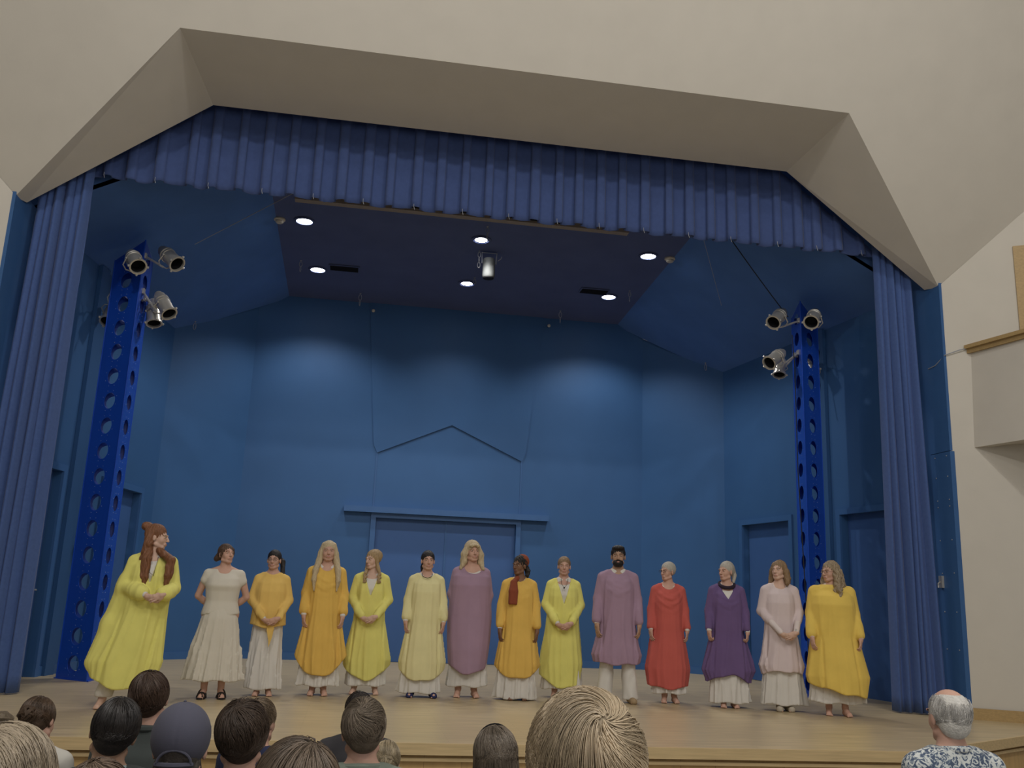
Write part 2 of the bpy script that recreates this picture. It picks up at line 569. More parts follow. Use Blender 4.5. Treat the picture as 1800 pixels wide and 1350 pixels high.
g.build('floor_hall', M_CARPET, **STR)
# wooden skirting on the stage wing along the right and left hall wall
for s, nm in ((-1, 'hall_left'), (1, 'hall_right')):
    g = MB()
    a = (s * 5.50, wy(5.50) - .0, 0)
    b = (s * 8.6, wy(8.6), 0)
    g.prism([a, b, (b[0], b[1], .125), (a[0], a[1], .125)], (-s * .01, -.022, 0))
    g.build('baseboard_%s' % nm, M_WOOD, **STR)
# blue reveals of the opening: upper panel, lower panel with screw heads
for s, nm in ((-1, 'left'), (1, 'right')):
    g = MB()
    g.box((min(s * 5.46, s * 5.52), 10.13, 3.09), (max(s * 5.46, s * 5.52), 10.98, 5.30))
    g.box((min(s * 5.46, s * 5.52), 10.52, 0), (max(s * 5.46, s * 5.52), 10.98, 3.09))
    g.build('wall_reveal_%s' % nm, M_BLUE_TRIM, **STR)
    g = MB()
    g.box((min(s * 5.452, s * 5.52), 10.12, 0.0), (max(s * 5.452, s * 5.52), 10.515, 3.08))
    pl = g.build('blue_cover_panel', M_BLUE_TRIM, label='tall blue screwed cover panel at the %s edge of the stage opening' % nm, category='panel', group=None)
    g = MB()
    for z in (.75, 1.18, 1.63, 2.02, 2.42, 2.50, 2.78, 3.03):
        for y in (10.19, 10.42):
            g.sphere((s * 5.448, y, z), (.004, .009, .009), 8)
    g.build('screw_head', M_WIRE, pl, kind='stuff')
    if s > 0:
        g = MB()
        g.box((5.42, 10.40, 1.46), (5.452, 10.46, 1.60))
        g.tube([(5.42, 10.43, 1.53), (5.39, 10.43, 1.51), (5.39, 10.43, 1.46)], .008, 6)
        g.build('latch', M_ALU, pl)
# balcony on the right wall
bal = empty('balcony', (5.72, 9.99, 3.12), label='cream balcony box with oak cap rail on the right hall wall', category='balcony')
bl = bal.location
def BP(p):
    return (p[0] - bl[0], p[1] - bl[1], p[2] - bl[2])
A_, B_ = np.array((5.70, 10.0)), np.array((6.30, 7.4))
g = MB()
g.prism([BP((A_[0], A_[1], 3.12)), BP((B_[0], B_[1], 3.12)), BP((B_[0], B_[1], 4.29)), BP((A_[0] + .03, A_[1], 4.29))], (.12, .03, 0))
g.build('parapet', M_HALL, bal)
g = MB()
g.prism([BP((A_[0] + .01, A_[1], 3.145)), BP((B_[0] + .01, B_[1], 3.145)), BP((9.0, 7.4, 3.145)), BP((9.0, 8.0, 3.145))], (0, 0, .10))
g.build('balcony_floor', M_HALL, bal)
g = MB()
g.prism([BP((A_[0] - .01, A_[1], 4.29)), BP((B_[0] - .01, B_[1], 4.29)), BP((B_[0] - .01, B_[1], 4.38)), BP((A_[0] - .01, A_[1], 4.38))], (.15, .03, 0))
g.prism([BP((A_[0] - .045, A_[1], 4.345)), BP((B_[0] - .045, B_[1], 4.345)), BP((B_[0] - .045, B_[1], 4.39)), BP((A_[0] - .045, A_[1], 4.39))], (.22, .05, 0))
g.build('cap_rail', M_WOOD, bal)
# doorway onto the balcony
def PW(x, z, o=0):
    return (x - o * .5, 10.14 - (x - XO) * WB - o * .8, z)
g = MB()
g.prism([PW(6.20, 4.3, .0), PW(6.31, 4.3, .0), PW(6.31, 5.50, .0), PW(6.20, 5.62, .0)], (-.015, -.025, 0))
g.prism([PW(6.20, 5.62, .0), PW(6.31, 5.50, .0), PW(7.1, 5.50, .0), PW(7.1, 5.62, .0)], (-.015, -.025, 0))
dw = g.build('door_6', M_WOOD, **STR)
g = MB()
g.prism([PW(6.0, 4.2, -.9), PW(8.0, 4.2, -.9), PW(8.0, 5.9, -.9), PW(6.0, 5.9, -.9)], (.02, .05, 0))
g.build('wall_balcony_room', M_WOOD2, **STR)
# thin cable from the jamb to the balcony rail
g = MB()
g.tube([(5.455, 10.45, 4.18), (5.455, 10.30, 4.19), (5.47, 10.12, 4.28), (5.60, 10.02, 4.33), (5.71, 9.97, 4.36)], .006, 6)
g.build('cable', M_WIRE, label='thin pale cable from the right jamb to the balcony rail', category='cable')
lamp('balcony_room_lamp', 'POINT', (6.75, 9.75, 5.35), 2.2, (1, .85, .55), shadow_soft_size=.1)

# ================================================================ curtains
def cloth_strip(name, xs, y0, zt, zb, prof, mats, parent=None, rows=22, th=.006, **p):
    """xs: samples along x; prof(x, t) gives y offset, t 0 top..1 bottom; zt(x), zb(x)"""
    n = len(xs)
    V = np.zeros((rows, n, 3))
    for r in range(rows):
        t = r / (rows - 1)
        for i, x in enumerate(xs):
            a, b = zt(x), zb(x)
            dx, dy = prof(x, t, i)
            V[r, i] = (x + dx, y0 + dy, a + (b - a) * t)
    idx = np.arange(rows * n).reshape(rows, n)
    F = np.stack([idx[:-1, :-1], idx[1:, :-1], idx[1:, 1:], idx[:-1, 1:]], -1).reshape(-1, 4)
    o = mesh(name, V.reshape(-1, 3), F, mats, parent, True, **p)
    md = o.modifiers.new('thick', 'SOLIDIFY')
    md.thickness = th
    return o
# side curtains: deep irregular gathers
def leg_curtain(s, xa, xb, label):
    N = 260
    u = np.linspace(0, 1, N)
    r = np.random.default_rng(5 if s < 0 else 9)
    ph = np.cumsum(.6 + r.random(N) * .8)
    ph = ph / ph[-1] * 2 * math.pi * 6.5
    amp = .055 + .035 * np.sin(u * 9 + 1) * np.cos(u * 21)
    xs = xa + (xb - xa) * u
    def prof(x, t, i):
        a = amp[i] * (.75 + .35 * t)
        k = ph[i]
        yy = a * math.sin(k) + .35 * a * math.sin(2 * k + 2.5 * t + 1) - .18 * abs(i / N - .0 if s > 0 else 1 - i / N) * (.4 + .9 * t)
        x2 = (.035 * t * (i / N) if s > 0 else -.035 * t * (1 - i / N))
        xx = .030 * math.cos(k) * (1 - .2 * t) + s * -.0 * t + .012 * math.sin(3.1 * t + k * .3)
        # the gathered stack swings a little wider at the foot
        return xx + x2, yy
    return cloth_strip('side_curtain', xs, 10.62, lambda x: 5.95, lambda x: .015, prof, M_CURTAIN, rows=34, label=label, category='curtain')
leg_curtain(-1, -5.40, -4.83, 'blue floor length curtain gathered at the left side of the stage')
leg_curtain(1, 4.87, 5.355, 'blue floor length curtain gathered at the right side of the stage')
# valance: flat bays with narrow standing box pleats
def inner_top(x):
    ax = abs(x)
    return (ZT if ax < XT else ZT - (ax - XT) * (ZT - ZI) / (XI - XT)) + .17
pitch = .292
xs = []
kind = []
x = -4.93
r = np.random.default_rng(3)
k = 0
while x < 4.75:
    w = pitch * (.86 + .3 * r.random())
    pw = .085 * (.8 + .4 * r.random())
    f = w - pw
    for q in np.linspace(0, 1, 7):
        xs.append(x + q * f)
        kind.append(.028 * math.sin(q * math.pi) * (.4 + .8 * r.random()) if 0 < q < 1 else .0)
    for q, dd_, ox in ((.0, -.050, -.012), (.25, -.066, -.006), (.75, -.068, .006), (1., -.052, .012)):
        xs.append(x + f + q * pw + ox)
        kind.append(dd_)
    x += w
    k += 1
dmap = kind
def vprof(x, t, i):
    return (.006 * math.sin(i * 1.7 + t * 2) * t, dmap[i] * (.75 + .35 * t))
val = empty('stage_valance', (0, 10.66, 5.7), label='blue pleated valance hanging across the top of the stage opening', category='valance')
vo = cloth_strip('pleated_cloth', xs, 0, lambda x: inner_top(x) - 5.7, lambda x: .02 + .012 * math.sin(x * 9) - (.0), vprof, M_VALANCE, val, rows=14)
g = MB()
hook = []
for i in range(0, len(xs) - 10, 11):
    if (i // 11) % 2 == 0:
        xh = xs[i + 8]
        hook = MB()
        hook.tube([(xh, -.075, .06), (xh, -.083, .02), (xh + .012, -.08, -.015)], .0035, 5)
        hook.build('hem_clip', M_WIRE, val)
# ================================================================ towers of perforated plate
def tower(s, label):
    P1 = np.array((s * 4.54, 12.02))
    Wd = np.array((s * 4.97, 12.36))
    Nn = np.array((4.60, 12.42)) if s > 0 else np.array((-4.52, 12.44))
    H = 5.50
    drop = lambda u, w: .20 * u / w
    root = empty('lighting_tower', (P1[0], P1[1], 0), label=label, category='lighting tower')
    nh = 17
    step = (H - .06) / nh
    def plate(a, b, hr, name, out, da=0, db=0):
        w = np.linalg.norm(b - a)
        d = (b - a) / w
        V, F, mi = [], [], []
        seg = 20
        c0 = np.array((a[0], a[1])) - P1
        def pt(u, z, o=0):
            q = c0 + d * u + out * o
            if z > (nh - 1) * step + .20:
                z -= (da + (db - da) * u / w) * min(1, (z - (nh - 1) * step - .20) / .12)
            return (q[0], q[1], z)
        for k in range(nh):
            z0, z1 = k * step, (k + 1) * step
            if k == nh - 1:
                z1 = H
            cz, cu = (z0 + step / 2 + .02), w / 2
            n = len(V)
            ring, rect = [], []
            for j in range(seg):
                an = 2 * math.pi * (j + .5) / seg
                cx, cy = math.cos(an), math.sin(an)
                ring.append(pt(cu + hr * cx, cz + hr * cy))
                t = min((w / 2) / max(abs(cx), 1e-6), ((z1 - cz) if cy > 0 else (cz - z0)) / max(abs(cy), 1e-6))
                rect.append(pt(cu + cx * t, cz + cy * t))
            V += ring + rect
            for j in range(seg):
                j2 = (j + 1) % seg
                F.append((n + j, n + j2, n + seg + j2, n + seg + j))
            # corner triangles
            cor = [(w, z1), (0, z1), (0, z0), (w, z0)]
            for (cu_, cz_), an0 in zip(cor, (0, 1, 2, 3)):
                ca = math.atan2(cz_ - cz, cu_ - cu) % (2 * math.pi)
                j = int((ca / (2 * math.pi) * seg) - .5) % seg
                V.append(pt(cu_, cz_))
                F.append((n + seg + j, n + seg + (j + 1) % seg, len(V) - 1))
        o = mesh(name, V, F, M_TOWER, root)
        md = o.modifiers.new('t', 'SOLIDIFY')
        md.thickness = .006
        md.offset = 0
        # pale studs painted as light showing through small holes round each opening
        g = MB()
        for k in range(nh):
            cz = k * step + step / 2 + .02
            for j in range(8):
                an = 2 * math.pi * (j + .5) / 8
                u, z = w / 2 + (hr + .032) * math.cos(an), cz + (hr + .032) * math.sin(an)
                if .015 < u < w - .015:
                    q = pt(u, z, .004)
                    g.sphere(q, .0048, 6)
        g.build('lit_hole_dots', M_PALEBLUE, o, kind='stuff')
        return o
    cen = (P1 + Wd + Nn) / 3
    for a, b, hr, nm in ((P1, Wd, .104, 'wide_plate'), (P1, Nn, .098, 'side_plate'), (Nn, Wd, .098, 'rear_plate')):
        d = (b - a) / np.linalg.norm(b - a)
        out = np.array((d[1], -d[0]))
        if np.dot((a + b) / 2 - cen, out) < 0:
            out = -out
        dz_ = {id(P1): 0, id(Wd): .20, id(Nn): .13}
        plate(a, b, hr, nm, out, dz_[id(a)], dz_[id(b)])
    # rolled corner tubes and top rim
    for q, dq in ((P1, 0), (Wd, .20), (Nn, .13)):
        g = MB()
        g.tube([(q[0] - P1[0], q[1] - P1[1], 0), (q[0] - P1[0], q[1] - P1[1], H - dq)], .009, 8)
        g.build('corner_post', M_TOWER, root, smooth=True)
    g = MB()
    T = [(q[0] - P1[0], q[1] - P1[1], H - dq) for q, dq in ((P1, 0), (Wd, .20), (Nn, .13))]
    g.tube(T, .009, 6, closed=True)
    g.build('top_rim', M_PALEBLUE, root)
    g = MB()
    g.prism([(a * 1.0, b, .0) for a, b in ((-.03 * s, -.03), ((Wd - P1)[0] + .03 * s, (Wd - P1)[1]), ((Nn - P1)[0] - .02 * s, (Nn - P1)[1] + .03))], (0, 0, .012))
    g.build('base_plate', M_TOWER, root)
    g = MB()
    g.tube([(s * .15, .22, .02), (s * .14, .24, 2.5), (s * .16, .22, 5.2)], .010, 6)
    g.tube([(s * .10, .26, .02), (s * .11, .25, 2.5), (s * .12, .24, 5.0)], .007, 6)
    g.build('inner_cable', M_DARK, root)
    return root
tower(-1, 'tall triangular blue perforated lighting tower at the left of the stage')
tower(1, 'tall triangular blue perforated lighting tower at the right of the stage')

def par_can(loc, way, mount, label, group, size=1.0):
    """aluminium can, local origin at its centre, looking along way"""
    root = empty('stage_spotlight', loc, label=label, category='spotlight', group=group)
    d = Vector(way).normalized()
    S = size
    g = MB()
    prof = [(.0, -.20), (.035, -.20), (.045, -.19), (.05, -.165), (.066, -.15), (.072, -.10), (.086, -.085), (.088, -.065), (.080, -.06), (.088, -.045), (.090, -.025), (.082, -.02), (.082, .15), (.080, .15), (.078, -.02)]
    g.lathe([(a * S, b * S) for a, b in prof], 22, (0, 0, 0), d, capped=False)
    g.build('can_body', M_ALU, root, smooth=True)
    g = MB()
    g.lathe([(.079 * S, .148 * S), (.098 * S, .148 * S), (.098 * S, .172 * S), (.080 * S, .172 * S), (.079 * S, .148 * S)], 22, (0, 0, 0), d, capped=False)
    q = Vector((0, 0, 1)).rotation_difference(d)
    for k in range(4):
        a = math.pi / 4 + k * math.pi / 2
        c = q @ Vector((.104 * S * math.cos(a), .104 * S * math.sin(a), .165 * S))
        g.sphere(c, .017 * S, 8)
    g.build('filter_ring', M_ALU, root, smooth=True)
    g = MB()
    g.lathe([(.0, .03 * S), (.074 * S, .03 * S), (.0775 * S, .148 * S)], 20, (0, 0, 0), d, capped=False)
    g.build('dark_interior', M_DARK, root)
    # yoke and clamp arm to the tower
    up = Vector((0, 0, 1))
    side = d.cross(up).normalized()
    m = Vector(mount) - Vector(loc)
    back = d.cross(side).normalized()
    if back.dot(m) < 0:
        back = -back
    g = MB()
    g.tube([side * .092 * S, side * .10 * S + back * .09 * S, back * .14 * S + side * .05 * S, back * .14 * S - side * .05 * S, -side * .10 * S + back * .09 * S, -side * .092 * S], .008 * S, 6)
    g.sphere(side * .096 * S, .015 * S, 8)
    g.sphere(-side * .096 * S, .015 * S, 8)
    g.build('yoke', M_ALU, root)
    g = MB()
    a = back * .14 * S
    g.tube([a, a + (m - a) * .5, m], .014 * S, 8)
    g.box((m.x - .025, m.y - .03, m.z - .035), (m.x + .025, m.y + .03, m.z + .035))
    g.build('clamp', M_ALU, root)
    return root
GL, GR = 'aluminium spotlights on the left tower', 'aluminium spotlights on the right tower'
# left tower
par_can((-4.58, 11.78, 5.13), (.42, -.60, -.62), (-4.66, 12.13, 5.20), 'aluminium spotlight in front of the left tower, upper of its pair nearest the curtain', GL, 1.12)
par_can((-4.20, 11.95, 5.27), (.62, -.45, -.60), (-4.54, 12.08, 5.30), 'aluminium spotlight standing out to the right of the left tower top', GL, 1.12)
par_can((-4.22, 12.05, 4.66), (.50, -.35, -.75), (-4.53, 12.18, 4.85), 'aluminium spotlight lower on the left tower, farthest right of its lower pair', GL, 1.08)
par_can((-4.40, 12.34, 4.62), (.20, -.30, -.90), (-4.53, 12.28, 4.78), 'pale spotlight half hidden between the left tower and the lower right lamp', GL, 1.05)
par_can((-5.0, 12.62, 4.64), (-.05, -.55, -.80), (-4.90, 12.38, 4.78), 'spotlight behind the left tower, facing the side wall', GL, 1.05)
# right tower
par_can((4.16, 11.95, 5.20), (-.60, -.45, -.60), (4.55, 12.08, 5.22), 'aluminium spotlight left of the right tower top', GR, 1.12)
par_can((4.60, 11.76, 5.18), (-.50, -.60, -.60), (4.64, 12.10, 5.25), 'aluminium spotlight in front of the right tower top', GR, 1.12)
par_can((4.13, 12.0, 4.61), (-.70, -.35, -.55), (4.56, 12.15, 4.76), 'aluminium spotlight lower on the right tower, aimed left', GR, 1.08)
par_can((4.36, 12.36, 4.60), (-.20, -.30, -.90), (4.58, 12.3, 4.76), 'pale spotlight half hidden behind the lower left edge of the right tower', GR, 1.0)
par_can((4.98, 12.62, 4.72), (.0, -.55, -.75), (4.90, 12.40, 4.84), 'spotlight behind the right tower, facing the side wall', GR, 1.0)
# cables hanging round the towers
def cable(pts, r, m, label, cat='cable'):
    return MB().tube(pts, r, 6).build('cable', m, smooth=True, label=label, category=cat)
def arc(a, b, sag, n=10):
    a, b = np.array(a), np.array(b)
    return [tuple(a + (b - a) * t - np.array((0, 0, sag * 4 * t * (1 - t)))) for t in np.linspace(0, 1, n)]
cable([(4.36, 11.94, 4.95), (4.38, 11.93, 4.5), (4.38, 11.93, 3.0), (4.45, 11.95, 1.2), (4.47, 11.96, .02)], .007, M_CABLE, 'dark cable hanging down the left side of the right tower')
cable(arc((2.75, 11.2, 6.55), (4.36, 12.05, 5.25), .03), .008, M_CABLE, 'dark rope from the ceiling down to the top of the right tower')
cable(arc((2.55, 11.1, 6.56), (3.9, 13.4, 5.80), .0), .004, M_WIRE, 'fine pale wire across the right ceiling slope')
cable(arc((-2.74, 12.3, 6.50), (-4.05, 12.65, 5.73), .0), .005, M_WIRE, 'fine pale wire slanting down the left ceiling slope')
cable([(-4.92, 12.35, 4.95), (-5.02, 12.42, 4.80), (-4.98, 12.5, 4.6), (-4.90, 12.42, 4.35)], .009, M_WIRE, 'looped cable behind the left tower')
cable([(4.90, 12.40, 5.0), (5.0, 12.5, 5.05), (5.06, 12.5, 4.9), (5.0, 12.45, 4.7), (5.08, 12.55, 4.4), (5.02, 12.5, 4.1)], .010, M_DARK, 'black looped cable behind the right tower')
cable([(-2.3, 12.35, ceil_z(12.35) - .02), (-1.0, 12.38, ceil_z(12.4) - .05), (0.1, 12.4, ceil_z(12.4) - .03), (1.2, 12.4, ceil_z(12.4) - .06)], .010, M_CABLE, 'dark cable slung under the ceiling behind the valance')

# ================================================================ ceiling fittings
def downlight(x, y, w, e, label, spot=128, blend=.55):
    z = ceil_z(y)
    root = empty('ceiling_downlight', (x, y, z), label=label, category='ceiling light', group='round recessed lights in the stage ceiling')
    MB().lathe([(.155, -.001), (.155, -.014), (.12, -.018), (.118, -.001)], 28).build('trim_ring', M_BLUE_MID, root, smooth=True)
    MB().lathe([(0.0, -.016), (.06, -.015), (w, -.008)], 28).build('lens', M_BULB, root)
    lamp('downlight_bulb', 'SPOT', (0, 0, -.05), e, (1, .97, .92), aim=None, parent=root, spot_size=math.radians(spot), spot_blend=blend, shadow_soft_size=.10)
    return root
LB = ['left', 'centre', 'right']
downlight(-2.66, 13.28, .118, 300, 'round ceiling light at the front left of the stage ceiling, beside a smoke detector')
downlight(2.66, 13.32, .118, 300, 'round ceiling light at the front right of the stage ceiling, beside a smoke detector')
downlight(-2.52, 15.12, .118, 300, 'round ceiling light at the back left of the stage ceiling, beside a vent')
downlight(2.52, 15.15, .118, 300, 'round ceiling light at the back right of the stage ceiling, beside a vent')
downlight(0.0, 13.33, .095, 200, 'smaller round ceiling light in the middle, next to the hanging projector')
downlight(0.0, 15.13, .095, 230, 'smallest round ceiling light, farthest back in the middle of the stage ceiling', spot=122, blend=.8)
for x, y, lb in ((-3.02, 13.3, 'left'), (3.02, 13.33, 'right')):
    z = ceil_z(y)
    root = empty('smoke_detector', (x, y, z), label='cream round smoke detector on the stage ceiling, outside the front %s light' % lb, category='smoke detector', group='smoke detectors')
    MB().lathe([(.085, 0), (.085, -.02), (.07, -.03)], 24).build('base', M_WHITEPL, root, smooth=True)
    MB().lathe([(.058, -.028), (.06, -.05), (.045, -.065), (0, -.068)], 24).build('sensor_head', M_WHITEPL, root, smooth=True)
for x, lb in ((-2.08, 'left'), (2.20, 'right')):
    y = 14.95
    z = ceil_z(y)
    root = empty('ceiling_vent', (x, y, z), label='dark rectangular air vent beside the back %s ceiling light' % lb, category='vent', group='ceiling vents')
    g = MB()
    g.box((-.25, -.13, -.018), (.25, .13, -.002))
    g.build('frame', M_BLUE_MID, root)
    g = MB()
    for k in range(9):
        g.box((-.23, -.115 + k * .026, -.026), (.23, -.105 + k * .026, -.018))
    g.build('louvre', M_DARK, root)
# projector-like hanging cylinder with its chain
root = empty('hanging_speaker', (.19, 13.75, ceil_z(13.75)), label='grey cylindrical unit hanging from the middle of the stage ceiling', category='speaker')
MB().lathe([(.0, -.12), (.085, -.12), (.095, -.14), (.10, -.40), (.09, -.43), (0, -.43)], 20).build('housing', M_GREY, root, smooth=True)
MB().lathe([(0, -.432), (.085, -.432), (.085, -.445), (0, -.445)], 20).build('grille', M_DARK, root)
g = MB()
g.tube([(-.11, 0, -.2), (-.12, 0, -.02), (.12, 0, -.02), (.11, 0, -.2)], .010, 6)
g.tube([(.14, .0, -.14), (.19, 0, -.10), (.2, 0, -.06)], .006, 5)
g.build('bracket', M_WIRE, root)
def ring_link(g, c, a, b, rot, r=.006):
    R = Matrix.Rotation(rot, 3, 'Z')
    pts = []
    for k in range(12):
        t = 2 * math.pi * k / 12
        pts.append(Vector(c) + R @ Vector((a * math.cos(t), 0, b * math.sin(t))))
    g.tube(pts, r, 6, closed=True)
def hook(x, y, z, n, label, tilt=0, s=1.0):
    root = empty('rigging_hook', (x, y, z), label=label, category='hook', group='small metal rigging hooks under the stage ceiling')
    g = MB()
    g.tube([(0, 0, 0), (0, 0, -.03)], .006, 6)
    g.lathe([(0, .002), (.018, .002), (.018, -.006), (0, -.006)], 10)
    g.build('eye_bolt', M_WIRE, root)
    g = MB()
    for k in range(n):
        ring_link(g, (0, 0, -.065 * s - k * .085 * s), .022 * s, .045 * s, tilt + (k % 2) * 1.2, .0055)
    g.build('link', M_WIRE, root)
    return root
hook(.03, 12.85, ceil_z(12.85), 2, 'metal snap link hanging in front of the middle front light')
hook(.03, 13.75, ceil_z(13.75), 3, 'chain of snap links left of the hanging grey cylinder')
hook(.10, 14.85, ceil_z(14.85), 1, 'small hook just above the farthest middle light')
hook(-2.78, 14.80, ceil_z(14.8), 2, 'hook left of the back left light')
hook(2.80, 14.80, ceil_z(14.8), 2, 'hook right of the back right light')
hook(-1.80, 16.05, ceil_z(16.05), 2, 'long loop hook hanging near the back wall, left of centre', s=1.2)
hook(1.85, 16.05, ceil_z(16.05), 2, 'long loop hook hanging near the back wall, right of centre', s=1.2)
hook(4.47, 15.58, 5.44, 1, 'loop hook at the right end of the back ceiling line', tilt=.6, s=1.3)
hook(-4.47, 15.58, 5.44, 1, 'loop hook at the left end of the back ceiling line', tilt=-.6, s=1.3)
for x, lb in ((-1.55, 'left'), (1.72, 'right')):
    root = empty('wall_sensor', (x, 16.48, 6.16), label='tiny round light-coloured sensor high on the back wall, %s of centre' % lb, category='sensor', group='wall sensors')
    MB().lathe([(.022, .0), (.022, .03), (0, .03)], 12, axis=(0, -1, 0)).build('mount', M_GREY, root)
    MB().sphere((0, -.045, -.01), .032, 12).build('dome', M_WHITEPL, root, smooth=True)
# black rack with small pale controls beside the right tower
root = empty('equipment_rack', (4.52, 12.75, 0), label='low black equipment rack with small knobs beside the foot of the right tower', category='equipment rack')
MB().box((-.14, -.1, 0.01), (.14, .3, .40)).build('case', M_DARK, root)
g = MB()
for zz in (.12, .22, .32):
    g.box((-.13, -.108, zz - .035), (.13, -.1, zz + .035))
g.build('panel', M_GREY, root)
g = MB()
for zz in (.12, .22, .32):
    for k in range(6):
        g.sphere((-.105 + k * .042, -.112, zz), .009, 6)
g.build('knobs', M_WHITEPL, root, kind='stuff')
# bits beside the left tower
root = empty('power_box', (-4.22, 12.62, 0), label='small black power box with cables beside the foot of the left tower', category='power box')
MB().box((-.10, -.08, 0.01), (.10, .12, .26)).build('case', M_DARK, root)
g = MB()
for zz in (.09, .17):
    g.box((-.085, -.088, zz - .02), (.085, -.08, zz + .02))
g.build('sockets', M_WHITEPL, root)
# small switch box on the left side wall
MB().box((-5.145, 13.02, 1.46), (-5.09, 13.10, 1.60)).build('switch_box', M_DARK, label='small dark switch box on the left side wall beside the tower', category='switch')
# ================================================================ implicit surfaces for bodies and cloth
def axis(lo, hi, coarse, fines=()):
    """grid line positions; (a,b,d) in fines gives a finer band"""
    out = [lo]
    while out[-1] < hi:
        p = out[-1]
        d = coarse
        for (a, b, f) in fines:
            if a - coarse <= p < b:
                d = min(d, f)
        out.append(p + d)
    return np.array(out, dtype=np.float64)

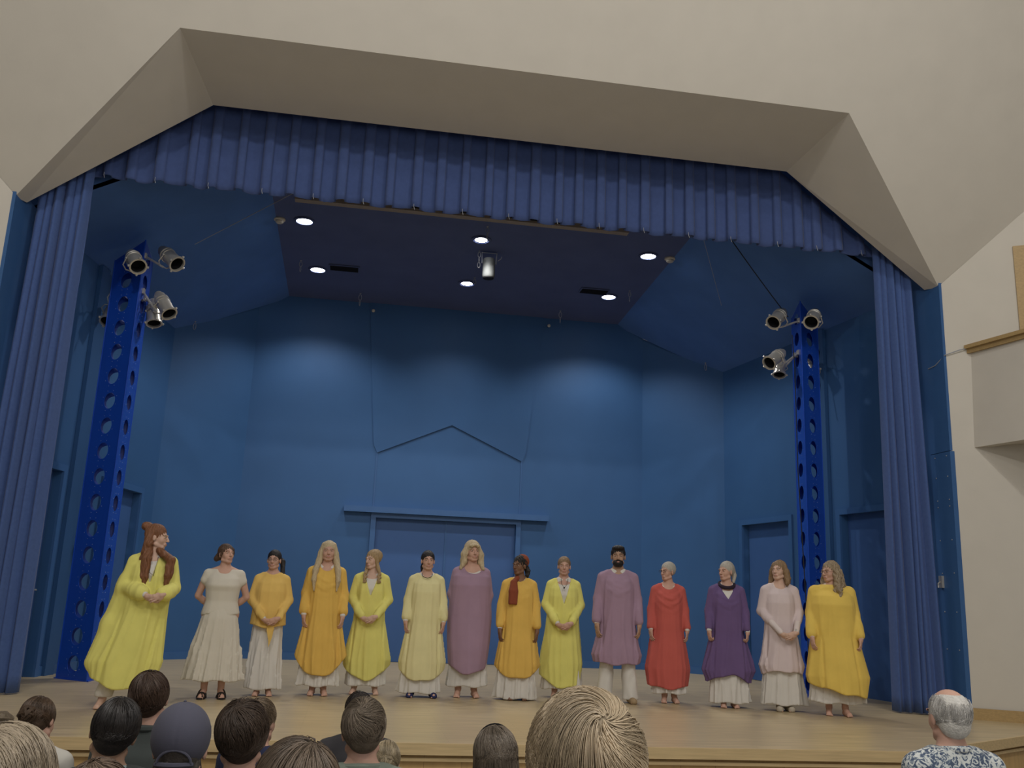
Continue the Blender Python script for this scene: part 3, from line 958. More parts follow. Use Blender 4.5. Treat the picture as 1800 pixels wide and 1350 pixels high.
class Vol:
    def __init__(s, xs, ys, zs):
        s.x, s.y, s.z = xs, ys, zs
        s.F = np.full((len(xs), len(ys), len(zs)), .2, dtype=np.float32)
    def sl(s, lo, hi):
        r = []
        for ax, a, b in ((s.x, lo[0], hi[0]), (s.y, lo[1], hi[1]), (s.z, lo[2], hi[2])):
            i = int(np.searchsorted(ax, a)); j = int(np.searchsorted(ax, b))
            r.append(slice(max(i - 1, 0), min(j + 1, len(ax))))
        return tuple(r)
    def grid(s, q):
        return s.x[q[0]][:, None, None], s.y[q[1]][None, :, None], s.z[q[2]][None, None, :]
    def mix(s, q, d, k, op='add'):
        F = s.F[q]
        if op == 'add':
            if k > 0:
                h = np.clip(.5 + .5 * (F - d) / k, 0, 1)
                r = F * (1 - h) + d * h - k * h * (1 - h)
            else:
                r = np.minimum(F, d)
        elif op == 'sub':
            if k > 0:
                h = np.clip(.5 - .5 * (F + d) / k, 0, 1)
                r = F * (1 - h) - d * h + k * h * (1 - h)
            else:
                r = np.maximum(F, -d)
        else:
            r = np.maximum(F, d)
        s.F[q] = r
    def cap(s, a, b, ra, rb, k=.01, op='add', flat=None):
        a, b = np.array(a, float), np.array(b, float)
        m = max(ra, rb) + k + .025
        q = s.sl(np.minimum(a, b) - m, np.maximum(a, b) + m)
        X, Y, Z = s.grid(q)
        ba = b - a
        L = max(ba @ ba, 1e-9)
        t = np.clip(((X - a[0]) * ba[0] + (Y - a[1]) * ba[1] + (Z - a[2]) * ba[2]) / L, 0, 1)
        d = np.sqrt((X - a[0] - ba[0] * t) ** 2 + (Y - a[1] - ba[1] * t) ** 2 + (Z - a[2] - ba[2] * t) ** 2) - (ra + (rb - ra) * t)
        s.mix(q, d, k, op)
    def ell(s, c, r, k=.01, op='add', R=None):
        c, r = np.array(c, float), np.array(r, float)
        m = r.max() + k + .025
        q = s.sl(c - m, c + m)
        X, Y, Z = s.grid(q)
        x, y, z = X - c[0], Y - c[1], Z - c[2]
        if R is not None:   # R: local->world
            x, y, z = (R[0, 0] * x + R[1, 0] * y + R[2, 0] * z, R[0, 1] * x + R[1, 1] * y + R[2, 1] * z, R[0, 2] * x + R[1, 2] * y + R[2, 2] * z)
        k0 = np.sqrt((x / r[0]) ** 2 + (y / r[1]) ** 2 + (z / r[2]) ** 2)
        k1 = np.sqrt((x / r[0] ** 2) ** 2 + (y / r[1] ** 2) ** 2 + (z / r[2] ** 2) ** 2)
        d = k0 * (k0 - 1) / np.maximum(k1, 1e-6)
        s.mix(q, d, k, op)
    def chain(s, pts, rs, k=.01):
        for i in range(len(pts) - 1):
            s.cap(pts[i], pts[i + 1], rs[i], rs[i + 1], k)
    def func(s, f, lo, hi, k=.0, op='add'):
        q = s.sl(np.array(lo), np.array(hi))
        X, Y, Z = s.grid(q)
        s.mix(q, f(X, Y, Z), k, op)
    def surface(s):
        F = s.F
        S = F < 0
        c = S[:-1, :-1, :-1]
        any_ = c.copy(); all_ = c.copy()
        for dx in (0, 1):
            for dy in (0, 1):
                for dz in (0, 1):
                    t = S[dx:S.shape[0] - 1 + dx, dy:S.shape[1] - 1 + dy, dz:S.shape[2] - 1 + dz]
                    any_ |= t; all_ &= t
        act = any_ & ~all_
        I, J, K = np.nonzero(act)
        idx = np.full(act.shape, -1, dtype=np.int64)
        idx[I, J, K] = np.arange(len(I))
        P = np.zeros((len(I), 3)); N = np.zeros(len(I))
        corners = [(a, b, c_) for a in (0, 1) for b in (0, 1) for c_ in (0, 1)]
        for (a, b, c_) in corners:
            for ax in range(3):
                if (a, b, c_)[ax]:
                    continue
                e = [a, b, c_]; e[ax] = 1
                f0 = F[I + a, J + b, K + c_].astype(float); f1 = F[I + e[0], J + e[1], K + e[2]].astype(float)
                m = (f0 < 0) != (f1 < 0)
                t = f0[m] / (f0[m] - f1[m])
                p0 = np.stack([s.x[I[m] + a], s.y[J[m] + b], s.z[K[m] + c_]], 1)
                p1 = np.stack([s.x[I[m] + e[0]], s.y[J[m] + e[1]], s.z[K[m] + e[2]]], 1)
                P[m] += p0 + (p1 - p0) * t[:, None]
                N[m] += 1
        P /= N[:, None]
        quads = []
        n = F.shape
        # edges along x, y, z
        for ax in range(3):
            A = [slice(None)] * 3; B = [slice(None)] * 3
            A[ax] = slice(0, n[ax] - 1); B[ax] = slice(1, n[ax])
            ch = S[tuple(A)] != S[tuple(B)]
            i, j, k = np.nonzero(ch)
            o = [d for d in range(3) if d != ax]
            ijk = [i, j, k]
            ok = np.ones(len(i), bool)
            for d in o:
                ok &= (ijk[d] > 0) & (ijk[d] < n[d] - 1)
            i, j, k = i[ok], j[ok], k[ok]
            ijk = [i, j, k]
            def cell(d1, d2):
                c_ = [v.copy() for v in ijk]
                c_[o[0]] = c_[o[0]] - d1
                c_[o[1]] = c_[o[1]] - d2
                return idx[c_[0], c_[1], c_[2]]
            q = np.stack([cell(1, 1), cell(0, 1), cell(0, 0), cell(1, 0)], 1)
            ins = S[i, j, k]
            flip = ~ins if ax != 1 else ins
            q[flip] = q[flip][:, ::-1]
            quads.append(q)
        Q = np.concatenate(quads)
        Q = Q[(Q >= 0).all(1)]
        return P, Q

def relax(P, Q, n=1, lam=.5):
    for _ in range(n):
        acc = np.zeros_like(P); cnt = np.zeros(len(P))
        for a in range(4):
            b = (a + 1) % 4
            np.add.at(acc, Q[:, a], P[Q[:, b]]); np.add.at(cnt, Q[:, a], 1)
            np.add.at(acc, Q[:, b], P[Q[:, a]]); np.add.at(cnt, Q[:, b], 1)
        P = P + lam * (acc / np.maximum(cnt, 1)[:, None] - P)
    return P

def rot3(yaw=0, pitch=0, roll=0):
    y, p, r = (math.radians(v) for v in (yaw, pitch, roll))
    Rz = np.array([[math.cos(y), -math.sin(y), 0], [math.sin(y), math.cos(y), 0], [0, 0, 1]])
    Rx = np.array([[1, 0, 0], [0, math.cos(p), -math.sin(p)], [0, math.sin(p), math.cos(p)]])
    Ry = np.array([[math.cos(r), 0, math.sin(r)], [0, 1, 0], [-math.sin(r), 0, math.cos(r)]])
    return Rz @ Rx @ Ry
# ================================================================ people on the stage
def skin_mat(name, c):
    return mat(name, c, .55, var=.03, vscale=30, spec=.3, sss=.08)
SK_PALE = skin_mat('skin_pale', (.60, .40, .31))
SK_PINK = skin_mat('skin_rosy', (.56, .34, .26))
SK_TAN = skin_mat('skin_tan', (.42, .26, .18))
SK_BROWN = skin_mat('skin_brown', (.20, .105, .065))
M_LIP = mat('lips', (.43, .21, .17), .5)
M_LIPD = mat('lips_dark', (.16, .06, .05), .5)
M_EYEW = mat('eye_white', (.55, .52, .48), .3)
M_IRIS = mat('iris', (.03, .022, .018), .25)
M_BROWD = mat('eyebrow_dark', (.05, .032, .022), .9)
M_BROWL = mat('eyebrow_light', (.26, .18, .11), .9)
def hair_mat(name, c, var=.3):
    return mat(name, c, .5, var=var, vscale=22, stretch=(6, 6, .6), bump=.5, bscale=40, attr=False, spec=.35)
def cloth(name, c, var=.05):
    return mat(name, c, .9, var=var, vscale=5, spec=.12, bump=.06, bscale=400, sheen=.05)
M_WHITE = cloth('white_cotton', (.66, .635, .59), .02)
M_CREAM = cloth('cream_cotton', (.64, .60, .52), .02)
M_BLACKL = mat('black_leather', (.02, .016, .015), .5)
M_METAL = mat('thin_metal', (.10, .09, .085), .35, metal=.6)

HP = np.array((0, .01, 1.50))       # neck pivot (canonical figure 1.68 m tall)

def hand(v, W, d, n, side, S, curl=.5, k=.0025, spread=1.0, thumb=1.0, skip=()):
    """W wrist, d finger direction, n direction the palm faces, side: +1 thumb towards d x n"""
    d = np.array(d, float); d /= np.linalg.norm(d)
    n = np.array(n, float); n -= d * (n @ d); n /= np.linalg.norm(n)
    l = np.cross(d, n) * side
    W = np.array(W, float)
    R = np.stack([l, n, d], 1)
    v.ell(W + d * .048 * S, (.037 * S, .0145 * S, .050 * S), .012, R=R)
    v.cap(W - d * .01 * S, W + d * .02 * S, .024 * S, .026 * S, .012)
    fl = [(.029, .070), (.0095, .079), (-.0105, .073), (-.029, .056)]
    for i, (off, L) in enumerate(fl):
        p = W + d * (.086 - abs(off) * .12) * S + l * off * S * spread
        a = curl * (.55 + .12 * i)
        seg = [.46, .30, .24]
        ang = .15 + a * .3
        r = (.0092 - .0006 * (i == 3)) * S
        for j in range(3):
            dir_ = d * math.cos(ang) + n * math.sin(ang) + l * off * .8 * spread
            p2 = p + dir_ * L * seg[j] * S
            v.cap(p, p2, r, r * .9, k if j == 0 else .001)
            p, r = p2, r * .9
            ang += a
    if thumb:
        p = W + d * .022 * S + l * .028 * S
        dir_ = d * .62 + l * .62 * thumb + n * .35
        dir_ /= np.linalg.norm(dir_)
        p2 = p + dir_ * .040 * S
        v.cap(p, p2, .0135 * S, .011 * S, .006)
        dir_ = d * .85 + l * .22 * thumb + n * .42
        dir_ /= np.linalg.norm(dir_)
        v.cap(p2, p2 + dir_ * .034 * S, .0108 * S, .0088 * S, .002)

class Head:
    """frame of a head: local canonical coordinates -> figure coordinates"""
    def __init__(s, S, yaw, pitch, roll, off=(0, 0, 0), hs=1.0):
        s.S, s.R, s.off, s.hs = S, rot3(yaw, pitch, roll), np.array(off, float), hs
    def __call__(s, p):
        p = (np.array(p, float) - HP) * s.hs
        return (s.R @ p + HP) * s.S + s.off
    def r(s, v):
        return tuple(np.array(v) * s.S * s.hs) if isinstance(v, (tuple, list)) else v * s.S * s.hs
    def inv(s, P):
        return ((P - s.off) / s.S - HP) @ s.R / s.hs + HP

def add_head(v, h, male=False, face=1.0):
    S = h.S * h.hs
    E = lambda c, r, k=.01, op='add': v.ell(h(c), h.r(r), k * S, op, h.R)
    C = lambda a, b, ra, rb, k=.008: v.cap(h(a), h(b), ra * S, rb * S, k * S)
    E((0, .020, 1.598), (.074, .093, .090), .01)
    E((0, -.026, 1.548), (.057 * face, .062, .084), .025)
    E((0, -.062, 1.480), (.024 * (1.25 if male else 1), .022, .019), .018)
    for sx in (-1, 1):
        E((sx * .034 * face, -.052, 1.545), (.022, .022, .028), .015)
        C((sx * .050 * face, -.005, 1.505), (sx * .018, -.060, 1.480), .020, .018, .012)
        E((sx * .031, -.093, 1.575), (.017, .013, .011), .008, 'sub')
        C((sx * .046, -.076, 1.594), (sx * .014, -.089, 1.592), .0075, .0075, .010)
        E((sx * .031, -.0735, 1.575), (.0145, .012, .0105), .002)
        E((sx * .076, .006, 1.560), (.009, .018, .030), .004)
        E((sx * .010, -.097, 1.540), (.008, .010, .007), .004)
    C((0, -.086, 1.586), (0, -.108, 1.543), .0075, .0105, .007)
    E((0, -.084, 1.507), (.025, .013, .016), .010)
    E((0, -.0925, 1.513), (.021, .0062, .0040), .002)
    E((0, -.0915, 1.5040), (.018, .0068, .0048), .002)
    # the line between the lips
    E((0, -.104, 1.5085), (.020, .006, .0012), .001, 'sub')

def aim_view(sp):
    x, y = sp['at']
    v = math.degrees(math.atan2(-1.56 - x, y))
    sp['turn'] = v * .62 + sp.get('turn', 0)
    sp['yaw'] = sp.get('yaw', 0) + v - sp['turn']

def body_sdf(sp):
    """continuous body of a standing person"""
    S = sp['h'] / 1.68
    bw = sp.get('bw', 1.0)
    male = sp.get('male', False)
    pose = sp['pose']
    fe = np.array(sp.get('feet', ((-.09, 0), (.09, 0))))
    off = np.array(sp.get('lean', (0, 0, 0)), float)
    h = Head(S, sp.get('yaw', 0), sp.get('pitch', 0), sp.get('roll', 0), off)
    fx, fz, fy = [], [], []
    hx = h((0, 0, 1.57))
    fx.append((hx[0] - .10, hx[0] + .10, .0055)); fy.append((hx[1] - .12, hx[1] + .12, .0055)); fz.append((1.44 * S, 1.70 * S, .005))
    W, n_arm = {}, {}
    sh = .165 * (1.06 if male else .97) * (1 + (bw - 1) * .5)
    wr = sp.get('wrists')
    if pose == 'side':
        dx = sp.get('hx', .215)
        for s in (-1, 1):
            W[s] = ((s * (sh + .045), .02, 1.10), (s * dx, -.075 - (bw - 1) * .30, sp.get('hz', .875)))
    elif pose == 'clasp':
        hz, hxc = sp.get('hz', .93), sp.get('hc', 0)
        for s in (-1, 1):
            W[s] = ((s * (sh + .055), .01, 1.10), (hxc + s * .082, -.225 * (.7 + .3 * bw), hz + .035))
    elif pose == 'behind':
        for s in (-1, 1):
            W[s] = ((s * (sh + .085), .07, 1.10), (s * .06, .17, .93))
    for s in (-1, 1):
        w = np.array(W[s][1]) * S
        fx.append((w[0] - .07, w[0] + .07, .0055)); fy.append((w[1] - .07, w[1] + .05, .0055)); fz.append((w[2] - .20 * S, w[2] + .03, .0055))
    ex = .34 * max(1, bw)
    v = Vol(axis(min(-ex, off[0] - .2), max(ex, off[0] + .2), .014, fx), axis(-.34, .27, .014, fy), axis(-.02, 1.75 * S, .016, fz + [(-.02, .09, .008)]))
    o = lambda p: np.array(p, float) * S + off * min(1, max(0, p[2] / 1.3))
    E = lambda c, r, k=.04: v.ell(o(c), np.array(r) * S, k)
    C = lambda a, b, ra, rb, k=.02: v.cap(o(a), o(b), ra * S, rb * S, k)
    # trunk
    E((0, .012, 1.24), (.145 * bw, .098 * (1 + (bw - 1) * .5), .185))
    E((0, .008, 1.04), (.128 * bw, .092 * bw, .16))
    E((0, .018, .90), (.160 * bw, .105 * bw, .13))
    if not male:
        for s in (-1, 1):
            E((s * .068 * bw, -.045 * bw, 1.215), (.055 * bw, .045 * bw, .052), .03)
    C((0, .018, 1.375), (-sh, .018, 1.348), .046, .040, .04); C((0, .018, 1.375), (sh, .018, 1.348), .046, .040, .04)
    for s in (-1, 1):
        C((s * .03, .02, 1.42), (s * sh * .85, .018, 1.362), .034, .036, .03)
    C((0, .025, 1.36), (0, .012, 1.455), .052 + .006 * male, .050 + .006 * male, .03)
    v.cap(o((0, .012, 1.44)), h((0, .006, 1.53)), .050 * S, .050 * S, .02)
    # legs and feet
    for s, (ax, ay) in zip((-1, 1), fe):
        C((s * .085, .015, .90), ((s * .085 + ax) / 2, (ay - .01) / 2, .48), .085 * bw, .052, .03)
        C(((s * .085 + ax) / 2, (ay - .01) / 2, .48), (ax, ay + .012, .32), .052, .053, .02)
        C((ax, ay + .012, .32), (ax, ay, .085), .053, .033, .02)
        tx = s * .022
        C((ax, ay + .022, .034), (ax + tx, ay - .11, .022), .031, .030, .02)
        C((ax, ay, .085), (ax + tx * .6, ay - .07, .04), .033, .026, .02)
        for j in range(5):
            t = j / 4
            C((ax + tx + s * (-.024 + .046 * t), ay - .125 + .020 * t, .016), (ax + tx * 1.1 + s * (-.026 + .052 * t), ay - .158 + .032 * t, .012), .0125 - .003 * (j > 0), .011 - .003 * (j > 0), .004)
    # arms
    for s in (-1, 1):
        e, w = np.array(W[s][0]), np.array(W[s][1])
        C((s * sh, .018, 1.345), e, .044 * (.6 + .4 * bw), .036, .02)
        m = e + (w - e) * .3
        C(e, m, .037, .037, .012)
        C(m, w, .037, .024, .012)
        HS = S * (1.06 if male else .96)
        wS = o(w)
        if pose == 'side':
            fd = np.array((-s * .08, -.12, -1.0))
            hand(v, wS, fd, (-s * .85, .45, 0), s, HS, curl=sp.get('curl', .55))
        elif pose == 'clasp':
            if s > 0:
                hand(v, wS + np.array((0, -.012, .004)), (-.9, -.12, -.38), (-.25, .95, -.1), 1, HS, curl=.75, k=.001, thumb=.5)
            else:
                hand(v, wS + np.array((0, .006, -.010)), (.9, -.18, -.36), (.1, .75, .45), -1, HS, curl=.6, k=.001, thumb=.5)
        else:
            hand(v, wS, (-s * .8, .1, -.5), (0, -.9, 0), s, HS, curl=.8)
    add_head(v, h, male, sp.get('face', 1.0))
    v.func(lambda X, Y, Z: -Z + 0 * X + 0 * Y + .002, (-1, -1, -.05), (1, 1, .06), 0, 'max')
    return v, h, W, S, off

def face_bits(P, Q, h, mats_n=1):
    C = h.inv(P[Q].mean(1))
    m = np.zeros(len(Q), int)
    lip = ((C[:, 0] / .0215) ** 2 + ((C[:, 2] - 1.5085) / .0078) ** 2 < 1) & (C[:, 1] < -.085)
    brow = (np.abs(np.abs(C[:, 0]) - .031) < .018) & (np.abs(C[:, 2] - 1.5975 + (np.abs(np.abs(C[:, 0]) - .028) * .2)) < .0042) & (C[:, 1] < -.06)
    m[lip] = 1
    m[brow] = 2
    return m

def eyes(V, F, Mi, h, squint=.75):
    """eyeballs as small closed islands in the body mesh"""
    g = MB()
    S = h.S * h.hs
    for sx in (-1, 1):
        for c, r, m in (((sx * .031, -.0805, 1.5745), (.0118, .0075, .0072 * squint), 3), ((sx * .031, -.0862, 1.5745), (.0056, .0042, .0064 * squint), 4)):
            g.sphere((0, 0, 0), tuple(np.array(r) * S), 10, m)
            n = 10 * 6
            R = h.R
            for i in range(len(g.v) - n, len(g.v)):
                g.v[i] = tuple(R @ np.array(g.v[i]) + h(c))
    Q = [f if len(f) == 4 else (f[0], f[1], f[2], f[2]) for f in g.f]
    return np.vstack([V, np.array(g.v)]), np.vstack([F, np.array(Q) + len(V)]), np.concatenate([Mi, np.array(g.m)])

def garment(name, rows, m, parent, S=1, off=(0, 0, 0), sleeves=(), hem=0, hemc=0, hems=0, top=None, neck=None, vneck=None, folds=(.012, 9, 1), swag=0, cell=.0115, k=.03, extra=None, p=2.3, cutf=None, label=None, kind=None, rlx=1, pleat_top=.15, panel=None):
    """cloth over the body: rows (z, half width, front depth, back depth, cx, cy)"""
    rows = np.array(rows, float)
    rows = rows[np.argsort(rows[:, 0])]
    z = rows[:, 0] * S
    off = np.array(off, float)
    R = rows[:, 1:] * S
    xm = (R[:, 0] + np.abs(R[:, 3])).max() + .06 + abs(off[0])
    pts = [np.array(q, float) * S for sl_ in sleeves for q in (sl_[0], sl_[1])]
    lo = np.array((-xm, -(R[:, 1].max() + np.abs(R[:, 4]).max()) - .05, z[0] - .03)); hi = np.array((xm, (R[:, 2].max() + np.abs(R[:, 4]).max()) + .05, z[-1] + .03))
    for q in pts:
        lo = np.minimum(lo, q - .12 - np.abs(off)); hi = np.maximum(hi, q + .12 + np.abs(off))
    v = Vol(axis(lo[0], hi[0], cell), axis(lo[1], hi[1], cell), axis(lo[2], hi[2], cell))
    X, Y, Z = v.grid((slice(None),) * 3)
    wx, wf, wb, cx, cy = (np.interp(Z, z, R[:, i]) for i in range(5))
    cx = cx + off[0] * np.clip(Z / (1.3 * S), 0, 1)
    cy = cy + off[1] * np.clip(Z / (1.3 * S), 0, 1)
    u = (X - cx) / wx
    yy = Y - cy
    w = yy / np.where(yy < 0, wf, wb)
    rho = (np.abs(u) ** p + np.abs(w) ** p) ** (1 / p)
    f = (rho - 1) * np.minimum(wx, wf)
    v.F = f.astype(np.float32)
    for sl_ in sleeves:
        a, b, ra, rb = sl_[:4]
        o = lambda q: np.array(q, float) * S + off * min(1, q[2] / 1.3)
        v.cap(o(a), o(b), ra * S, rb * S, sl_[4] if len(sl_) > 4 else k)
    if extra:
        extra(v, S)
    # falling folds: ridges that run down the cloth and deepen towards the hem
    amp, nf, seed = folds
    rr = np.random.default_rng(seed)
    th = np.arctan2(u, -w)
    dz = (z[-1] - Z) / (z[-1] - z[0])
    D = 0
    for i in range(4):
        kf = max(2, int(round(nf * (.55 + .35 * i))))
        ph = rr.random() * 6.3 + (rr.random() - .5) * 1.6 * dz * 2 + .25 * np.sin(Z * (3 + i) / S + rr.random() * 6)
        c = np.sin(kf * th + ph)
        D = D + (1 - np.abs(c)) ** 2 * (1.0, .7, .5, .35)[i] * (.5 + .5 * np.sin(th * (1 + i % 2) + rr.random() * 6.3 + Z * 1.3))
    A = amp * 1.5 * (pleat_top + (1 - pleat_top) * np.clip(dz * 1.25, 0, 1))
    v.F = v.F - (A * (D - .55)).astype(np.float32)
    if panel:
        xv, zv = panel
        cxx = cx
        mk = np.exp(-((np.abs(X - cxx) - (xv + .05 * np.clip(.8 - Z / S, 0, 1)) * S) / .014) ** 2) * np.clip((zv - Z / S) / .15, 0, 1) * (Y < cy)
        v.F = v.F + (.015 * mk).astype(np.float32)
    if swag:
        zz = (Z / S - 1.22 - 1.1 * (X / S - off[0]) ** 2 * 4)
        mk = np.exp(-((X - off[0]) / (.11 * S)) ** 2) * np.exp(-((Z / S - 1.24) / .13) ** 2) * (Y < off[1])
        v.F = v.F - (swag * np.sin(zz * 68) * mk).astype(np.float32)
        v.F = v.F - (swag * .8 * np.sin((zz + .3 * X) * 120) * mk * .5).astype(np.float32)
    if top is not None:
        v.func(lambda X, Y, Z: Z - top * S + 0 * X + 0 * Y, lo - 1, hi + 1, 0, 'max')
    hz = hem * S
    v.func(lambda X, Y, Z: hz + hemc * (X - np.interp(Z, z, R[:, 3]) - off[0] * 0) ** 2 + hems * X + .010 * np.sin(X * 23 + seed) + .0 * Y - Z, lo - 1, hi + 1, 0, 'max')
    if neck:
        c, r = neck
        v.ell(np.array(c) * S + off, np.array(r) * S, .012, 'sub')
    if vneck:
        zv, slope, wmax = vneck
        v.func(lambda X, Y, Z: np.maximum(np.maximum((zv * S + np.abs(X - off[0]) * slope - Z) * .35, Y - off[1] + .0), np.abs(X - off[0]) - wmax), lo - 1, hi + 1, .008, 'sub')
    if cutf:
        cutf(v, S)
    P, Q = v.surface()
    P = relax(P, Q, rlx)
    pr = {}
    if label:
        pr['label'] = label
    if kind:
        pr['kind'] = kind
    return mesh(name, P, Q, m, parent, True, **pr)

def solid(name, v, m, parent, rlx=1, **p):
    P, Q = v.surface()
    P = relax(P, Q, rlx)
    return mesh(name, P, Q, m, parent, True, **p)

# ---------------------------------------------------------------- hair
def hair(name, h, m, parent, style, extra=None, cell=.0062, label=None, drop=0, face_w=1.0, top=1.0):
    S = h.S * h.hs
    c = h((0, 0, 1.58))
    lo = c - np.array((.24, .24, .15 + drop)) * S
    hi = c + np.array((.24, .24, .17)) * S
    v = Vol(axis(lo[0], hi[0], cell), axis(lo[1], hi[1], cell), axis(lo[2], hi[2], cell))
    v.ell(h((0, .026, 1.604)), h.r((.082, .101, .095 * top)), 0, R=h.R)
    if extra:
        extra(v, h, S)
    # open the face
    v.ell(h((0, -.115, 1.535)), h.r((.058 * face_w, .085, .098)), .006 * S, 'sub', h.R)
    if style == 'wavy':
        X, Y, Z = v.grid((slice(None),) * 3)
        th = np.arctan2(X - c[0], -(Y - c[1]))
        v.F = v.F - (.0034 * np.sin(th * 19 + 1.3 * np.sin(Z * 42) + X * 30) + .0022 * np.sin(th * 37 + 1.6 * np.sin(Z * 55 + 1))).astype(np.float32)
    elif style == 'straight':
        X, Y, Z = v.grid((slice(None),) * 3)
        th = np.arctan2(X - c[0], -(Y - c[1]))
        v.F = v.F - (.0025 * np.sin(th * 26 + 3 * np.sin(Z * 12)) + .0012 * np.sin(th * 53 + Z * 20)).astype(np.float32)
    elif style == 'curly':
        X, Y, Z = v.grid((slice(None),) * 3)
        th = np.arctan2(X - c[0], -(Y - c[1]))
        v.F = v.F - (.006 * np.sin(th * 15 + 2.0 * np.sin(Z * 60) + X * 30) + .003 * np.sin(Z * 110 + th * 9)).astype(np.float32)
    return solid(name, v, m, parent, 1, **({'label': label} if label else {}))

def lock(v, pts, rs, S, k=.012):
    v.chain([np.array(p, float) for p in pts], [r * S for r in rs], k * S)

def glasses(h, parent, m=None):
    g = MB()
    m = m or M_METAL
    for sx in (-1, 1):
        pts = []
        for kk in range(14):
            t = 2 * math.pi * kk / 14
            pts.append(h((sx * .033 + .023 * math.cos(t), -.104 + .004 * abs(math.cos(t)), 1.573 + .016 * math.sin(t))))
        g.tube(pts, .0016 * h.S, 5, closed=True)
        g.tube([h((sx * .056, -.102, 1.576)), h((sx * .078, -.05, 1.576)), h((sx * .080, .0, 1.573))], .0015 * h.S, 5)
    g.tube([h((-.010, -.106, 1.576)), h((0, -.110, 1.579)), h((.010, -.106, 1.576))], .0015 * h.S, 5)
    return g.build('glasses', m, parent)

def sandals(S, fe, m, parent, strap=True, closed=False, shift=.0):
    for s, (ax, ay) in zip((-1, 1), fe):
        g = MB()
        c = Vector((ax * S + s * .012, (ay - .055) * S, .008))
        n = 18
        pts = []
        for kk in range(n):
            t = 2 * math.pi * kk / n
            r = .047 if math.sin(t) < 0 else .038
            pts.append((c.x + r * math.cos(t) * S * (1.1 if math.sin(t) < 0 else .95) + s * .012 * (-math.sin(t)), c.y + .133 * math.sin(t) * S, 0))
        g.prism(pts[::-1] if False else pts, (0, 0, .018))
        if strap:
            for (yy, w0, z0) in ((-.075, .046, .056), (-.015, .042, .083)):
                arcp = []
                for kk in range(9):
                    t = math.pi * kk / 8
                    arcp.append((c.x + w0 * S * math.cos(t) * 1.05, (ay + yy) * S - .012 * math.sin(t), .012 + z0 * S * math.sin(t)))
                g.tube(arcp, .010 * S, 6)
            g.tube([(c.x, (ay - .085) * S, .066 * S), (c.x - s * .015 * S, (ay - .14) * S, .022)], .008 * S, 6)
        g.build('sandal' if not closed else 'shoe', m, parent)

def shoes(S, fe, m, parent, name='shoe', open_toe=None):
    for s, (ax, ay) in zip((-1, 1), fe):
        tx = s * .022
        v = Vol(axis(ax * S - .09, ax * S + .09, .008), axis(ay * S - .22, ay * S + .09, .008), axis(-.02, .12, .007))
        v.cap((ax * S, (ay + .024) * S, .036), ((ax + tx) * S, (ay - .13) * S, .026), .037 * S, .040 * S, .01)
        v.cap((ax * S, (ay + .02) * S, .05), (ax * S, (ay - .03) * S, .055), .037 * S, .034 * S, .02)
        v.func(lambda X, Y, Z: -Z + 0 * X + 0 * Y + .001, (-9, -9, -9), (9, 9, 9), 0, 'max')
        if open_toe:
            v.ell(((ax + tx) * S, (ay - .17) * S, .05), (.04, .05, .03), .004, 'sub')
        v.func(lambda X, Y, Z: Z - .078 + 0 * X + 0 * Y, (-9, -9, -9), (9, 9, 9), 0, 'max')
        solid(name, v, m, parent)

def arm_sleeves(W, S, sh, r0=.062, r1=.052, r2=.042, t=1.0, bw=1):
    out = []
    for s in (-1, 1):
        e, w = np.array(W[s][0], float), np.array(W[s][1], float)
        w2 = e + (w - e) * t
        out.append(((s * sh, .018, 1.333), tuple(e), r0, r1))
        out.append((tuple(e), tuple(w2), r1, r2, .018))
    return out

def person(sp):
    aim_view(sp)
    v, h, W, S, off = body_sdf(sp)
    P, Q = v.surface()
    P = relax(P, Q, 1, .35)
    Mi = face_bits(P, Q, h)
    P, Q, Mi = eyes(P, Q, Mi, h, sp.get('squint', .62))
    dark = sp['skin'] is SK_BROWN
    o = mesh('person', P, Q, [sp['skin'], M_LIPD if dark else M_LIP, sp.get('brow', M_BROWD), M_EYEW, M_IRIS], None, True, fmat=Mi,
             label=sp['label'], category='person')
    o.location = (*sp['at'], 0)
    o.rotation_euler = (0, 0, math.radians(sp.get('turn', 0)))
    sp.update(obj=o, head=h, W=W, S=S, off=off, feetp=sp.get('feet', ((-.09, 0), (.09, 0))))
    sp['sh'] = .165 * (1.06 if sp.get('male') else .97) * (1 + (sp.get('bw', 1) - 1) * .5)
    return sp

def undershirt(sp, m=M_WHITE, sleeves=True, t=.97, neck=(( 0, -.05, 1.45), (.075, .10, .055)), name='undershirt', hem=.82, top=1.44):
    bw = sp.get('bw', 1)
    f = lambda z, x, a, b: (z, x * (1 + (bw - 1) * .9), a * bw, b * bw, 0, .012)
    if name == 'undershirt':
        bw = 1 + (bw - 1) * .4
    rows = [f(.80, .172, .118, .118), f(.92, .170, .118, .118), f(1.05, .143, .108, .105), f(1.16, .152, .120, .108), f(1.22, .158, .138, .11), f(1.30, .150, .112, .10), f(1.36, .125, .068, .070), f(1.40, .085, .060, .060), f(1.44, .066, .055, .055)]
    sl_ = arm_sleeves(sp['W'], sp['S'], sp['sh'], .048, .043, .036, t) if sleeves else [(((s * sp['sh']), .018, 1.35), (s * (sp['sh'] + .020), .02, 1.275), .048, .056) for s in (-1, 1)]
    sl_ = list(sl_) + [((s * .045, .02, 1.400), (s * sp['sh'] * .9, .02, 1.348), .040 + .009 * (name == 'blouse'), .043 + .009 * (name == 'blouse')) for s in (-1, 1)]
    return garment(name, rows, m, sp['obj'], sp['S'], sp['off'], sl_, hem=hem, top=top, neck=neck, folds=(.005, 7, 3), cell=.012)

